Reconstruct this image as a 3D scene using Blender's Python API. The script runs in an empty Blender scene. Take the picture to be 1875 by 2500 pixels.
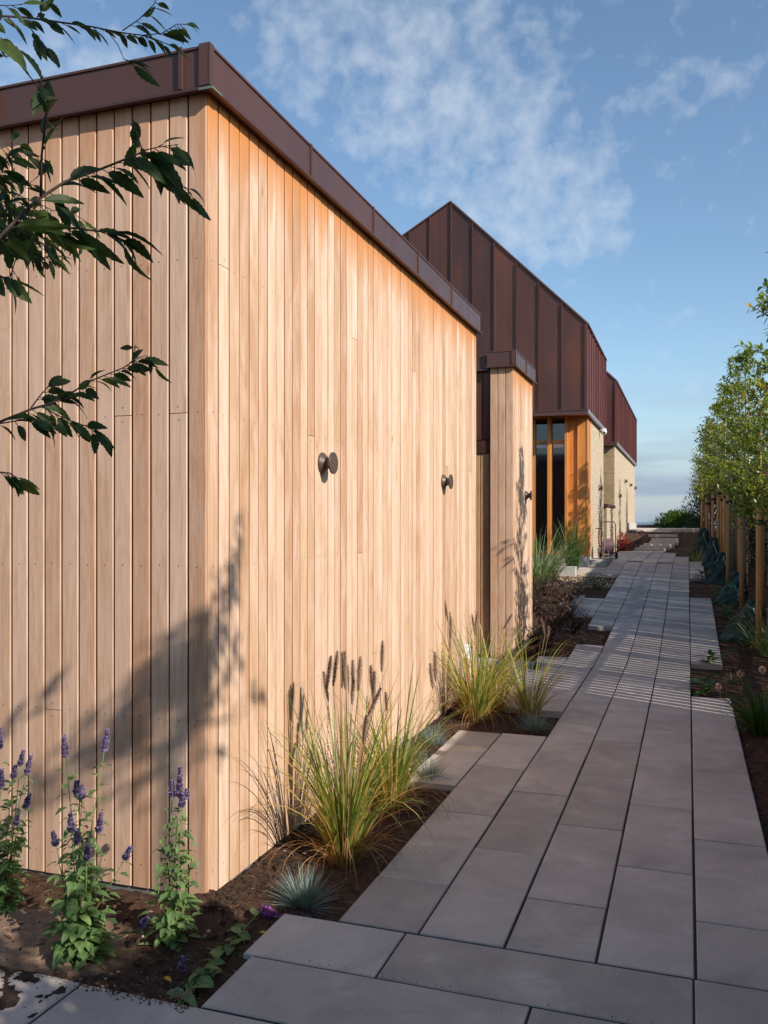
import bpy, math, random
from mathutils import Vector, Matrix, noise
random.seed(7)
R = random.random
def U(a, b): return a + (b - a) * random.random()
scene = bpy.context.scene
COL = scene.collection

# ------------------------------------------------------------------ surveying helpers
F_PX = 2134.0; YAW = math.radians(19.17); HZ = 1274.0; EYE = 1.5
CS, SN = math.cos(YAW), math.sin(YAW)
def ray(u, v):
    a = (u - 937.5) / F_PX
    return Vector((a * CS - SN, a * SN + CS, -(v - HZ) / F_PX))
def at_depth(u, v, D): return Vector((0, 0, EYE)) + ray(u, v) * D
def at_y(u, v, Y):
    r = ray(u, v); return Vector((0, 0, EYE)) + r * (Y / r.y)
def at_x(u, v, X):
    r = ray(u, v); return Vector((0, 0, EYE)) + r * (X / r.x)
def rise(Y):
    if Y < 9.3: return 0.0
    if Y < 10.3: return 0.0667 * (Y - 9.3) ** 2 / 2
    if Y < 19.0: return 0.0667 * (Y - 9.8)
    if Y < 20.0: return 0.0667 * 9.2 + 0.0667 * ((Y - 19) - (Y - 19) ** 2 / 2)
    return 0.0667 * 9.7
STEPS = [  # y, z top, x0, x1
    (27.05, .705, -1.52, -.60), (27.65, .765, -1.40, -.50), (28.25, .815, -1.30, -.38),
    (28.85, .875, -1.16, -.27), (29.55, .965, -1.12, -.27), (30.25, 1.08, -1.24, -.31), (31.1, 1.17, -1.40, -.50)]
def soil_z(x, y):
    z = rise(y) - 0.03
    if y > 26.4:
        t = min(1, (y - 26.4) / 4.6)
        side = 0.07 if x < -1.55 else (-0.13 if x < -.2 else -.13+min(.17, (x+.2)*.25))
        z = rise(y) - .03 + t * .56 + side * math.sin(math.pi * min(1, t))
    if y > 31.2: z = 1.16
    if y > 50: z = 1.16 - min(1, (y - 50) / 40) * 10.5
    return z
def gp(u, v, dz=0.0):
    D = 2.4
    while D < 60:
        r = ray(u, v)
        p = Vector((0, 0, EYE)) + r * D
        if p.z <= soil_z(p.x, p.y) + dz: return p
        D += 0.01
    return p

# ------------------------------------------------------------------ mesh builder
class MB:
    def __init__(s): s.v = []; s.f = []; s.m = []
    def face(s, pts, mi=0):
        n = len(s.v); s.v.extend([tuple(p) for p in pts]); s.f.append(tuple(range(n, n + len(pts)))); s.m.append(mi)
    def idx(s, pts, faces, mi=0):
        n = len(s.v); s.v.extend([tuple(p) for p in pts])
        for f in faces: s.f.append(tuple(n + i for i in f)); s.m.append(mi)
    def box(s, x0, x1, y0, y1, z0, z1, mi=0):
        P = [(x0,y0,z0),(x1,y0,z0),(x1,y1,z0),(x0,y1,z0),(x0,y0,z1),(x1,y0,z1),(x1,y1,z1),(x0,y1,z1)]
        s.idx(P, [(0,3,2,1),(4,5,6,7),(0,1,5,4),(1,2,6,5),(2,3,7,6),(3,0,4,7)], mi)
    def bbox(s, x0, x1, y0, y1, z0, z1, c=.003, mi=0):
        # box with every edge chamfered
        xs=(x0,x1); ys=(y0,y1); zs=(z0,z1); P=[]; key={}
        for i in (0,1):
            for j in (0,1):
                for k in (0,1):
                    sx=c if i==0 else -c; sy=c if j==0 else -c; sz=c if k==0 else -c
                    key[(i,j,k,'x')]=len(P); P.append((xs[i],ys[j]+sy,zs[k]+sz))
                    key[(i,j,k,'y')]=len(P); P.append((xs[i]+sx,ys[j],zs[k]+sz))
                    key[(i,j,k,'z')]=len(P); P.append((xs[i]+sx,ys[j]+sy,zs[k]))
        K=lambda i,j,k,a: key[(i,j,k,a)]
        Fc=[]
        for i in (0,1):
            Fc.append([K(i,0,0,'x'),K(i,1,0,'x'),K(i,1,1,'x'),K(i,0,1,'x')][::(1 if i else -1)])
            Fc.append([K(0,i,0,'y'),K(0,i,1,'y'),K(1,i,1,'y'),K(1,i,0,'y')][::(1 if i else -1)])
            Fc.append([K(0,0,i,'z'),K(1,0,i,'z'),K(1,1,i,'z'),K(0,1,i,'z')][::(1 if i else -1)])
        for i in (0,1):
            for j in (0,1):
                f=[K(i,j,0,'x'),K(i,j,0,'y'),K(i,j,1,'y'),K(i,j,1,'x')]; Fc.append(f if (i+j)%2==0 else f[::-1])
                f=[K(i,0,j,'x'),K(i,0,j,'z'),K(i,1,j,'z'),K(i,1,j,'x')]; Fc.append(f if (i+j)%2==1 else f[::-1])
                f=[K(0,i,j,'y'),K(0,i,j,'z'),K(1,i,j,'z'),K(1,i,j,'y')]; Fc.append(f if (i+j)%2==0 else f[::-1])
                for k in (0,1):
                    f=[K(i,j,k,'x'),K(i,j,k,'y'),K(i,j,k,'z')]; Fc.append(f if (i+j+k)%2==1 else f[::-1])
        s.idx(P,Fc,mi)
    def tube(s, pts, rs, n=8, mi=0, cap=True):
        pts = [Vector(p) for p in pts]
        if not isinstance(rs, (list, tuple)): rs = [rs] * len(pts)
        rings = []; base = len(s.v); ref = None
        for i, p in enumerate(pts):
            d = (pts[min(i+1, len(pts)-1)] - pts[max(i-1, 0)])
            if d.length < 1e-9: d = Vector((0,0,1))
            d.normalize()
            if ref is None:
                ref = d.orthogonal().normalized()
            a = (ref - d * ref.dot(d))
            a = a.normalized() if a.length > 1e-6 else d.orthogonal().normalized()
            ref = a; b = d.cross(a)
            for k in range(n):
                t = 2*math.pi*k/n
                s.v.append(tuple(p + (a*math.cos(t) + b*math.sin(t)) * rs[i]))
        for i in range(len(pts)-1):
            for k in range(n):
                s.f.append((base+i*n+k, base+i*n+(k+1)%n, base+(i+1)*n+(k+1)%n, base+(i+1)*n+k)); s.m.append(mi)
        if cap:
            s.f.append(tuple(base+k for k in reversed(range(n)))); s.m.append(mi)
            e = base+(len(pts)-1)*n
            s.f.append(tuple(e+k for k in range(n))); s.m.append(mi)
    def ribbon(s, pts, ws, side, mi=0, fold=0.0):
        # narrow leaf blade along pts, width direction 'side'
        base = len(s.v); n = len(pts)
        for p, w in zip(pts, ws):
            s.v.append(tuple(p - side * w)); s.v.append(tuple(p + Vector((0,0,-fold*w)))); s.v.append(tuple(p + side * w))
        for i in range(n-1):
            a = base + i*3
            s.f.append((a, a+1, a+4, a+3)); s.m.append(mi)
            s.f.append((a+1, a+2, a+5, a+4)); s.m.append(mi)
    def leaf(s, p, d, up, L, W, droop=0.3, rows=4, mi=0, teeth=0.0, fold=.25):
        d = d.normalized(); side = d.cross(up)
        side = side.normalized() if side.length > 1e-5 else d.orthogonal().normalized()
        nrm = side.cross(d).normalized()
        base = len(s.v)
        for i in range(rows+1):
            t = i/rows
            c = p + d*(L*t) - nrm*(droop*L*t*t)
            w = W*.5*max(0.02, (math.sin(math.pi*min(1, t**.8)) ** .8 if 0 < t < 1 else 0.02))
            if teeth and 0 < i < rows: w *= (1 + teeth*(1 if i % 2 else -1))
            s.v.append(tuple(c - side*w + nrm*w*fold)); s.v.append(tuple(c)); s.v.append(tuple(c + side*w + nrm*w*fold))
        for i in range(rows):
            a = base + i*3
            s.f.append((a, a+1, a+4, a+3)); s.m.append(mi)
            s.f.append((a+1, a+2, a+5, a+4)); s.m.append(mi)
    def lathe(s, prof, origin, axis, n=32, mi=0):
        # prof: (distance along axis, radius)
        axis = Vector(axis).normalized(); a = axis.orthogonal().normalized(); b = axis.cross(a); o = Vector(origin)
        base = len(s.v)
        for h, r in prof:
            for k in range(n):
                t = 2*math.pi*k/n
                s.v.append(tuple(o + axis*h + (a*math.cos(t)+b*math.sin(t))*max(r, 1e-4)))
        for i in range(len(prof)-1):
            for k in range(n):
                s.f.append((base+i*n+k, base+i*n+(k+1)%n, base+(i+1)*n+(k+1)%n, base+(i+1)*n+k)); s.m.append(mi)
        s.f.append(tuple(base+k for k in reversed(range(n)))); s.m.append(mi)
        e = base+(len(prof)-1)*n
        s.f.append(tuple(e+k for k in range(n))); s.m.append(mi)
    def build(s, name, mats, parent=None, smooth=False, loc=None):
        me = bpy.data.meshes.new(name); me.from_pydata(s.v, [], s.f)
        if not isinstance(mats, (list, tuple)): mats = [mats]
        for m in mats: me.materials.append(m)
        me.polygons.foreach_set('material_index', s.m)
        if smooth: me.polygons.foreach_set('use_smooth', [True]*len(s.f))
        me.update()
        o = bpy.data.objects.new(name, me); COL.objects.link(o)
        if loc is not None:
            o.location = loc
        if parent: o.parent = parent
        return o
def shift(mb, off):
    off = Vector(off); mb.v = [tuple(Vector(p) - off) for p in mb.v]
def tag(o, label=None, cat=None, group=None, kind=None):
    if label: o['label'] = label
    if cat: o['category'] = cat
    if group: o['group'] = group
    if kind: o['kind'] = kind
    return o
def thing(name, loc, label, cat, group=None, rz=0):
    o = bpy.data.objects.new(name, None); COL.objects.link(o); o.location = loc; o.rotation_euler = (0, 0, rz)
    o.empty_display_size = .1
    return tag(o, label, cat, group)
def copy_tree(o, parent=None):
    c = o.copy(); COL.objects.link(c)
    c.parent = parent
    for ch in list(o.children): copy_tree(ch, c)
    return c

# ------------------------------------------------------------------ materials
class N:
    def __init__(s, name):
        s.mat = bpy.data.materials.new(name); s.mat.use_nodes = True
        s.t = s.mat.node_tree; s.n = s.t.nodes; s.l = s.t.links
        s.b = s.n['Principled BSDF']; s.out = s.n['Material Output']
    def new(s, typ, **kw):
        n = s.n.new(typ)
        for k, v in kw.items():
            if k in n.inputs: n.inputs[k].default_value = v
            else: setattr(n, k, v)
        return n
    def link(s, a, b): s.l.new(a, b)
    def coords(s, scale=(1,1,1), rand=0.0):
        tc = s.new('ShaderNodeTexCoord'); mp = s.new('ShaderNodeMapping'); mp.inputs['Scale'].default_value = scale
        s.link(tc.outputs['Object'], mp.inputs['Vector'])
        if rand:
            g = s.new('ShaderNodeNewGeometry'); sc = s.new('ShaderNodeVectorMath', operation='SCALE')
            cx = s.new('ShaderNodeCombineXYZ')
            for i in range(3): s.link(g.outputs['Random Per Island'], cx.inputs[i])
            sc.inputs['Scale'].default_value = rand
            s.link(cx.outputs[0], sc.inputs[0])
            ad = s.new('ShaderNodeVectorMath', operation='ADD'); s.link(mp.outputs[0], ad.inputs[0]); s.link(sc.outputs[0], ad.inputs[1])
            return ad.outputs[0]
        return mp.outputs[0]
    def noise(s, vec, scale=5, detail=4, rough=.55, dist=0):
        n = s.new('ShaderNodeTexNoise'); n.inputs['Scale'].default_value = scale; n.inputs['Detail'].default_value = detail
        n.inputs['Roughness'].default_value = rough; n.inputs['Distortion'].default_value = dist
        s.link(vec, n.inputs['Vector']); return n.outputs['Fac']
    def ramp(s, fac, stops):
        r = s.new('ShaderNodeValToRGB'); e = r.color_ramp.elements
        while len(e) < len(stops): e.new(.5)
        for el, (p, c) in zip(e, stops): el.position = p; el.color = (*c, 1) if len(c) == 3 else c
        s.link(fac, r.inputs[0]); return r.outputs['Color']
    def mix(s, fac, a, b, blend='MIX'):
        m = s.new('ShaderNodeMix', data_type='RGBA', blend_type=blend)
        if isinstance(fac, (int, float)): m.inputs[0].default_value = fac
        else: s.link(fac, m.inputs[0])
        for sock, val in ((m.inputs[6], a), (m.inputs[7], b)):
            if isinstance(val, tuple): sock.default_value = (*val, 1)
            else: s.link(val, sock)
        return m.outputs[2]
    def math(s, op, a, b=None, clamp=False):
        m = s.new('ShaderNodeMath', operation=op); m.use_clamp = clamp
        for sock, val in zip(m.inputs, (a, b)):
            if val is None: continue
            if isinstance(val, (int, float)): sock.default_value = val
            else: s.link(val, sock)
        return m.outputs[0]
    def island(s):
        return s.new('ShaderNodeNewGeometry').outputs['Random Per Island']
    def bump(s, h, strength=.3, dist=.01):
        b = s.new('ShaderNodeBump'); b.inputs['Strength'].default_value = strength; b.inputs['Distance'].default_value = dist
        s.link(h, b.inputs['Height']); s.link(b.outputs[0], s.b.inputs['Normal'])
    def done(s, col=None, rough=.6, metal=0, spec=.5):
        if col is not None:
            if isinstance(col, tuple): s.b.inputs['Base Color'].default_value = (*col, 1)
            else: s.link(col, s.b.inputs['Base Color'])
        if isinstance(rough, (int, float)): s.b.inputs['Roughness'].default_value = rough
        else: s.link(rough, s.b.inputs['Roughness'])
        s.b.inputs['Metallic'].default_value = metal; s.b.inputs['Specular IOR Level'].default_value = spec
        return s.mat
def wood(name, c1, c2, c3, stain=0.0, rough=.62, top=3.2):
    k = N(name)
    v = k.coords((1, 1, 1), 37.0)
    mp = k.new('ShaderNodeMapping'); mp.inputs['Scale'].default_value = (22, 22, .9); k.link(v, mp.inputs['Vector'])
    g1 = k.noise(mp.outputs[0], 3.0, 6, .6, 1.2)
    mp2 = k.new('ShaderNodeMapping'); mp2.inputs['Scale'].default_value = (9, 9, 1.1); k.link(v, mp2.inputs['Vector'])
    n2 = k.noise(mp2.outputs[0], 1.0, 3, .5, .6)
    w = k.new('ShaderNodeMath', operation='SINE'); k.link(k.math('MULTIPLY', n2, 60.0), w.inputs[0])
    rings = k.math('MULTIPLY', k.math('ADD', w.outputs[0], 1.0), .5)
    mp3 = k.new('ShaderNodeMapping'); mp3.inputs['Scale'].default_value = (7, 7, 1.6); k.link(v, mp3.inputs['Vector'])
    blot = k.noise(mp3.outputs[0], 1.0, 5, .65, .8)
    base = k.ramp(k.island(), [(0, c1), (.5, c2), (1, c3)])
    fine = k.ramp(g1, [(.3, (.78, .74, .70)), (.55, (1, 1, 1)), (.8, (1.08, 1.07, 1.05))])
    col = k.mix(1.0, base, fine, 'MULTIPLY')
    col = k.mix(k.math('MULTIPLY', k.math('MULTIPLY', rings, rings), .16), col, tuple(x*.55 for x in c1))
    gry = k.ramp(blot, [(.45, (0, 0, 0)), (.72, (1, 1, 1))])
    col = k.mix(k.math('MULTIPLY', gry, .5), col, (c3[0]*1.1, c3[1]*1.18, c3[2]*1.3))
    drk = k.ramp(blot, [(.28, (1, 1, 1)), (.42, (0, 0, 0))])
    col = k.mix(k.math('MULTIPLY', drk, .5), col, (c1[0]*.8, c1[1]*.62, c1[2]*.5))
    # small dark knots
    tc = k.coords((1, 1, .45), 0)
    vo = k.new('ShaderNodeTexVoronoi'); vo.inputs['Scale'].default_value = 4.0; k.link(tc, vo.inputs['Vector'])
    kn = k.ramp(vo.outputs['Distance'], [(.02, (1, 1, 1)), (.055, (0, 0, 0))])
    col = k.mix(k.math('MULTIPLY', kn, .65), col, (c1[0]*.45, c1[1]*.33, c1[2]*.22))
    if stain:
        t2 = k.new('ShaderNodeTexCoord'); sp = k.new('ShaderNodeSeparateXYZ'); k.link(t2.outputs['Object'], sp.inputs[0])
        mp4 = k.new('ShaderNodeMapping'); mp4.inputs['Scale'].default_value = (7, 7, .5); k.link(v, mp4.inputs['Vector'])
        sn = k.noise(mp4.outputs[0], 1.0, 3, .6)
        depth = k.math('SUBTRACT', top, sp.outputs[2])
        lim = k.math('MULTIPLY', k.math('SUBTRACT', sn, .22), .95)
        f = k.math('SUBTRACT', 1.0, k.math('DIVIDE', depth, k.math('MAXIMUM', lim, .06)), True)
        f = k.math('MULTIPLY', k.math('POWER', f, .8), stain)
        col = k.mix(f, col, (.50, .19, .045))
    k.bump(k.math('ADD', k.math('MULTIPLY', g1, .6), k.math('MULTIPLY', rings, .25)), .25, .003)
    return k.done(col, rough, spec=.3)
def leafmat(name, cols, trans=.35, rough=.42, spec=.45):
    k = N(name)
    c = k.ramp(k.island(), cols)
    v = k.coords((1, 1, 1)); nz = k.noise(v, 60, 2)
    c = k.mix(1.0, c, k.ramp(nz, [(.3, (.8, .8, .8)), (.7, (1.15, 1.15, 1.15))]), 'MULTIPLY')
    k.done(c, rough, spec=spec)
    tr = k.new('ShaderNodeBsdfTranslucent'); tc = k.mix(1.0, c, (1.5, 1.6, .7), 'MULTIPLY'); k.link(tc, tr.inputs['Color'])
    ms = k.new('ShaderNodeMixShader'); ms.inputs[0].default_value = trans
    k.link(k.b.outputs[0], ms.inputs[1]); k.link(tr.outputs[0], ms.inputs[2]); k.link(ms.outputs[0], k.out.inputs['Surface'])
    return k.mat
def copper(name, c1, c2, c3, rough=.42, metal=.6):
    k = N(name); v = k.coords((1, 1, .35), 11.0)
    a = k.noise(v, 1.3, 5, .6); b = k.noise(v, 7, 4, .6)
    col = k.ramp(a, [(.32, c1), (.55, c2), (.75, c3)])
    mp = k.new('ShaderNodeMapping'); mp.inputs['Scale'].default_value = (9, 9, .5); k.link(v, mp.inputs['Vector'])
    st = k.noise(mp.outputs[0], 1.0, 4, .6)
    col = k.mix(k.math('MULTIPLY', k.ramp(st, [(.5, (0, 0, 0)), (.75, (1, 1, 1))]), .4), col, c3)
    col = k.mix(1.0, col, k.ramp(k.island(), [(0, (.78, .80, .84)), (1, (1.18, 1.08, 1.02))]), 'MULTIPLY')
    k.bump(k.noise(k.coords((1, 1, .6)), 2.2, 2), .12, .02)
    return k.done(col, k.ramp(b, [(.3, (rough-.08,)*3), (.7, (rough+.12,)*3)]), metal, .4)
def plain(name, c, rough=.5, metal=0, var=.15, scale=20, spec=.4, bump=0.0):
    k = N(name); v = k.coords(); n = k.noise(v, scale, 4)
    lo = tuple(x*(1-var) for x in c); hi = tuple(x*(1+var) for x in c)
    if bump: k.bump(n, bump, .005)
    return k.done(k.ramp(n, [(.3, lo), (.7, hi)]), rough, metal, spec)
def brick(name, c1, c2, mortar, swap=False, axis='y'):
    k = N(name); tc = k.new('ShaderNodeTexCoord'); sp = k.new('ShaderNodeSeparateXYZ'); k.link(tc.outputs['Object'], sp.inputs[0])
    cx = k.new('ShaderNodeCombineXYZ')
    k.link(k.math('ADD', sp.outputs[0], sp.outputs[1]), cx.inputs[0]); k.link(sp.outputs[2], cx.inputs[1])
    b = k.new('ShaderNodeTexBrick'); b.inputs['Scale'].default_value = 1.0
    b.inputs['Brick Width'].default_value = .24; b.inputs['Row Height'].default_value = .067; b.inputs['Mortar Size'].default_value = .006
    b.inputs['Mortar Smooth'].default_value = .3; b.inputs['Bias'].default_value = 0
    b.inputs['Color1'].default_value = (*c1, 1); b.inputs['Color2'].default_value = (*c2, 1); b.inputs['Mortar'].default_value = (*mortar, 1)
    k.link(cx.outputs[0], b.inputs['Vector'])
    n = k.noise(k.coords(), 14, 5, .7)
    c = k.mix(1.0, b.outputs['Color'], k.ramp(n, [(.3, (.75, .74, .72)), (.65, (1.08, 1.06, 1.02))]), 'MULTIPLY')
    k.bump(k.math('SUBTRACT', k.math('MULTIPLY', n, .6), b.outputs['Fac']), .6, .012)
    return k.done(c, .85, spec=.2)

M = {}
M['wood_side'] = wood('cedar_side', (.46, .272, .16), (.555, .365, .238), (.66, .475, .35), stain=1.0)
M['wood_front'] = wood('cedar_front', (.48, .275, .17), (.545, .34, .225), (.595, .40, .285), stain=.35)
M['wood_groove'] = plain('cedar_groove', (.25, .095, .035), .8)
M['nail'] = plain('nail_steel', (.03, .028, .025), .5, .5)
M['oiled'] = wood('oiled_cladding', (.46, .165, .035), (.55, .215, .05), (.60, .26, .07), rough=.42)
M['door_wood'] = wood('oiled_door', (.36, .19, .10), (.44, .25, .14), (.50, .30, .18), rough=.5)
M['copper'] = copper('brown_copper', (.098, .050, .042), (.135, .066, .055), (.23, .085, .040))
M['copper_red'] = copper('red_brown_copper', (.15, .060, .056), (.20, .082, .072), (.25, .098, .075), .34, .6)
M['copper_fascia'] = copper('fascia_copper', (.115, .062, .055), (.135, .070, .060), (.16, .074, .056), .40, .55)
M['verdigris'] = plain('verdigris', (.09, .14, .115), .8)
M['zinc'] = plain('zinc_flashing', (.27, .27, .29), .45, .6)
M['brick_front'] = brick('yellow_brick', (.42, .31, .17), (.33, .24, .14), (.22, .18, .13))
M['brick_side'] = brick('pale_brick', (.52, .43, .325), (.47, .38, .28), (.42, .35, .27))
M['plinth'] = plain('grey_plinth', (.16, .155, .15), .9, 0, .2, 14, .2, .3)
M['concrete'] = plain('pale_concrete', (.42, .40, .37), .85, 0, .15, 9, .2, .3)
M['fixture'] = plain('bronze_paint', (.085, .055, .043), .45, .15, .06, 30)
M['white'] = plain('white_plastic', (.7, .7, .7), .4)
M['black'] = plain('black_rubber', (.015, .015, .016), .6)
M['steel'] = plain('grey_tube', (.10, .10, .11), .35, .6)
M['hose'] = plain('hose_rubber', (.17, .10, .11), .5)
M['red'] = plain('red_paint', (.25, .03, .02), .5)
M['stake'] = wood('pine_stake', (.50, .25, .085), (.58, .31, .12), (.62, .36, .16), rough=.7)
M['bark'] = plain('grey_bark', (.16, .14, .12), .85, 0, .3, 40, .2, .5)
M['twig'] = plain('dark_twig', (.045, .030, .023), .8, 0, .3, 60, .2)
M['tarp'] = plain('green_tarp', (.028, .062, .050), .6, 0, .2, 15, .4, .3)
M['fence'] = wood('weathered_fence', (.20, .15, .11), (.25, .19, .14), (.30, .235, .175), rough=.8)
M['steps'] = plain('pale_step_stone', (.50, .45, .41), .8, 0, .12, 12, .2)
def glass():
    k = N('dark_window_glass'); k.done((.012, .014, .016), .04, 0, .9); k.b.inputs['IOR'].default_value = 1.55
    k.b.inputs['Coat Weight'].default_value = .5; k.b.inputs['Coat Roughness'].default_value = .02
    return k.mat
M['glass'] = glass()
def slab():
    k = N('concrete_paver'); v = k.coords(); vr = k.coords((1, 1, 1), 9.0)
    fine = k.noise(v, 340, 3, .7); mid = k.noise(vr, 3.2, 5, .62, .5); sm = k.noise(vr, 14, 5, .7)
    isl = k.ramp(k.island(), [(0, (.40, .345, .300)), (.5, (.465, .405, .358)), (1, (.53, .465, .415))])
    c = k.mix(1.0, isl, k.ramp(mid, [(.3, (.74, .74, .76)), (.7, (1.14, 1.11, 1.09))]), 'MULTIPLY')
    c = k.mix(1.0, c, k.ramp(fine, [(.3, (.78, .78, .78)), (.5, (1, 1, 1)), (.75, (1.25, 1.24, 1.22))]), 'MULTIPLY')
    eff = k.math('MULTIPLY', k.ramp(mid, [(.56, (0, 0, 0)), (.72, (1, 1, 1))]), k.ramp(sm, [(.45, (0, 0, 0)), (.65, (1, 1, 1))]))
    c = k.mix(k.math('MULTIPLY', eff, .6), c, (.60, .57, .55))
    ws = k.noise(v, 130, 1, .4)
    c = k.mix(k.ramp(ws, [(.80, (0, 0, 0)), (.83, (1, 1, 1))]), c, (.5, .48, .45))
    c = k.mix(k.math('MULTIPLY', k.ramp(k.noise(v, 95, 1, .4), [(.20, (1, 1, 1)), (.23, (0, 0, 0))]), .7), c, (.05, .045, .04))
    k.bump(k.math('ADD', fine, k.math('MULTIPLY', sm, .5)), .16, .0015)
    return k.done(c, .72, spec=.35)
M['slab'] = slab()
def soil():
    k = N('garden_soil'); v = k.coords()
    a = k.noise(v, 1.1, 4, .6); b = k.noise(v, 22, 6, .75); c3 = k.noise(v, 120, 3, .7)
    c = k.ramp(b, [(.3, (.030, .016, .010)), (.5, (.068, .037, .024)), (.72, (.125, .072, .047))])
    tc = k.new('ShaderNodeTexCoord'); sp = k.new('ShaderNodeSeparateXYZ'); k.link(tc.outputs['Object'], sp.inputs[0])
    # sandy patch where the bed has been levelled in the front left corner
    dx = k.math('ADD', sp.outputs[0], 2.35); dy = k.math('SUBTRACT', sp.outputs[1], 2.62)
    d = k.math('ADD', k.math('MULTIPLY', dx, dx), k.math('MULTIPLY', k.math('MULTIPLY', dy, dy), 4.0))
    m = k.math('SUBTRACT', 1.15, k.math('ADD', k.math('MULTIPLY', d, 2.6), k.math('MULTIPLY', a, .9)), True)
    sand = k.ramp(b, [(.3, (.20, .13, .09)), (.7, (.36, .25, .18))])
    c = k.mix(k.math('MINIMUM', k.math('MULTIPLY', m, 2.2), .9), c, sand)
    # gravel apron beside the copper building
    gy = k.math('SUBTRACT', sp.outputs[1], 16.9); gx = k.math('SUBTRACT', -1.2, sp.outputs[0])
    gm = k.math('MULTIPLY', k.math('MULTIPLY', gy, 5.0, True), k.math('MULTIPLY', gx, 6.0, True))
    gm = k.math('MULTIPLY', gm, k.math('MULTIPLY', k.math('SUBTRACT', 22.0, sp.outputs[1]), 3.0, True))
    gm = k.math('MULTIPLY', gm, k.math('MULTIPLY', k.math('ADD', sp.outputs[0], 3.0), 3.0, True))
    c = k.mix(gm, c, k.ramp(c3, [(.3, (.20, .14, .09)), (.7, (.42, .32, .21))]))
    k.bump(k.math('ADD', b, k.math('MULTIPLY', c3, .5)), .9, .012)
    return k.done(c, .95, spec=.15)
M['soil'] = soil()
k = N('mulch_chip'); M['chip'] = k.done(k.ramp(k.island(), [(0, (.025, .013, .009)), (.45, (.06, .03, .018)), (.8, (.13, .065, .035)), (1, (.25, .16, .10))]), .85, spec=.2)
k = N('pebble_stone'); M['pebble'] = k.done(k.ramp(k.island(), [(0, (.05, .035, .025)), (.5, (.12, .08, .06)), (.85, (.25, .19, .15)), (1, (.45, .42, .38))]), .8, spec=.3)
k = N('soil_clod'); M['clod'] = k.done(k.ramp(k.noise(k.coords(), 40, 4), [(.3, (.022, .015, .011)), (.7, (.06, .04, .03))]), .95, spec=.1)
M['joint'] = plain('joint_sand', (.04, .036, .035), .95, 0, .4, 200, .1)
M['tree_leaf'] = leafmat('laurel_leaf', [(0, (.09, .13, .028)), (.5, (.19, .245, .05)), (.86, (.30, .33, .075)), (.95, (.32, .28, .06)), (1, (.5, .3, .04))], .5, .28)
M['cherry_leaf'] = leafmat('cherry_leaf', [(0, (.016, .034, .010)), (.6, (.028, .052, .014)), (1, (.07, .10, .022))], .4, .55, .3)
M['mint_leaf'] = leafmat('hyssop_leaf', [(0, (.09, .16, .06)), (.5, (.14, .23, .085)), (1, (.22, .33, .12))], .35, .5)
M['stem'] = plain('green_stem', (.13, .20, .045), .6)
k = N('purple_floret'); M['purple'] = k.done(k.ramp(k.island(), [(0, (.06, .04, .09)), (.5, (.17, .12, .25)), (1, (.40, .32, .48))]), .7)
k = N('magenta_floret'); M['magenta'] = k.done(k.ramp(k.island(), [(0, (.10, .02, .12)), (1, (.36, .12, .38))]), .7)
M['penn_leaf'] = leafmat('fountain_grass_blade', [(0, (.10, .16, .03)), (.35, (.20, .26, .05)), (.62, (.36, .35, .09)), (.82, (.46, .34, .11)), (1, (.48, .25, .08))], .4, .5)
M['penn_dry'] = leafmat('dry_grass_blade', [(0, (.30, .13, .04)), (.5, (.42, .22, .08)), (1, (.55, .35, .16))], .3, .6)
k = N('bottlebrush'); M['spike'] = k.done(k.ramp(k.island(), [(0, (.14, .08, .055)), (.5, (.32, .20, .145)), (1, (.58, .44, .34))]), .8)
M['fescue'] = leafmat('blue_fescue_blade', [(0, (.10, .15, .14)), (.5, (.17, .235, .225)), (1, (.28, .34, .32))], .15, .6)
M['misc_leaf'] = leafmat('tall_grass_blade', [(0, (.10, .16, .05)), (.5, (.20, .26, .10)), (1, (.38, .40, .22))], .3, .5)
M['dark_grass'] = leafmat('deep_green_blade', [(0, (.025, .06, .012)), (.6, (.05, .11, .02)), (1, (.10, .17, .04))], .3, .45)
M['brown_leaf'] = leafmat('dark_shrub_leaf', [(0, (.035, .018, .014)), (.5, (.07, .035, .025)), (.85, (.13, .075, .055)), (1, (.24, .17, .12))], .2, .4)
M['herb_leaf'] = leafmat('bed_plant_leaf', [(0, (.03, .08, .015)), (.6, (.07, .15, .025)), (.9, (.13, .2, .04)), (1, (.35, .15, .03))], .3, .45)
M['red_leaf'] = leafmat('red_leaf', [(0, (.14, .012, .02)), (.6, (.30, .03, .04)), (1, (.50, .16, .14))], .3, .5)
M['conifer'] = leafmat('juniper_leaf', [(0, (.03, .07, .015)), (.6, (.08, .15, .03)), (1, (.16, .24, .05))], .3, .5)
M['ivy'] = leafmat('ivy_leaf', [(0, (.012, .028, .010)), (.7, (.03, .055, .018)), (1, (.06, .09, .03))], .15, .35)
M['allium'] = plain('allium_seed', (.36, .23, .18), .85)
M['yellow'] = plain('yellow_leaf', (.55, .30, .03), .6)

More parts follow.
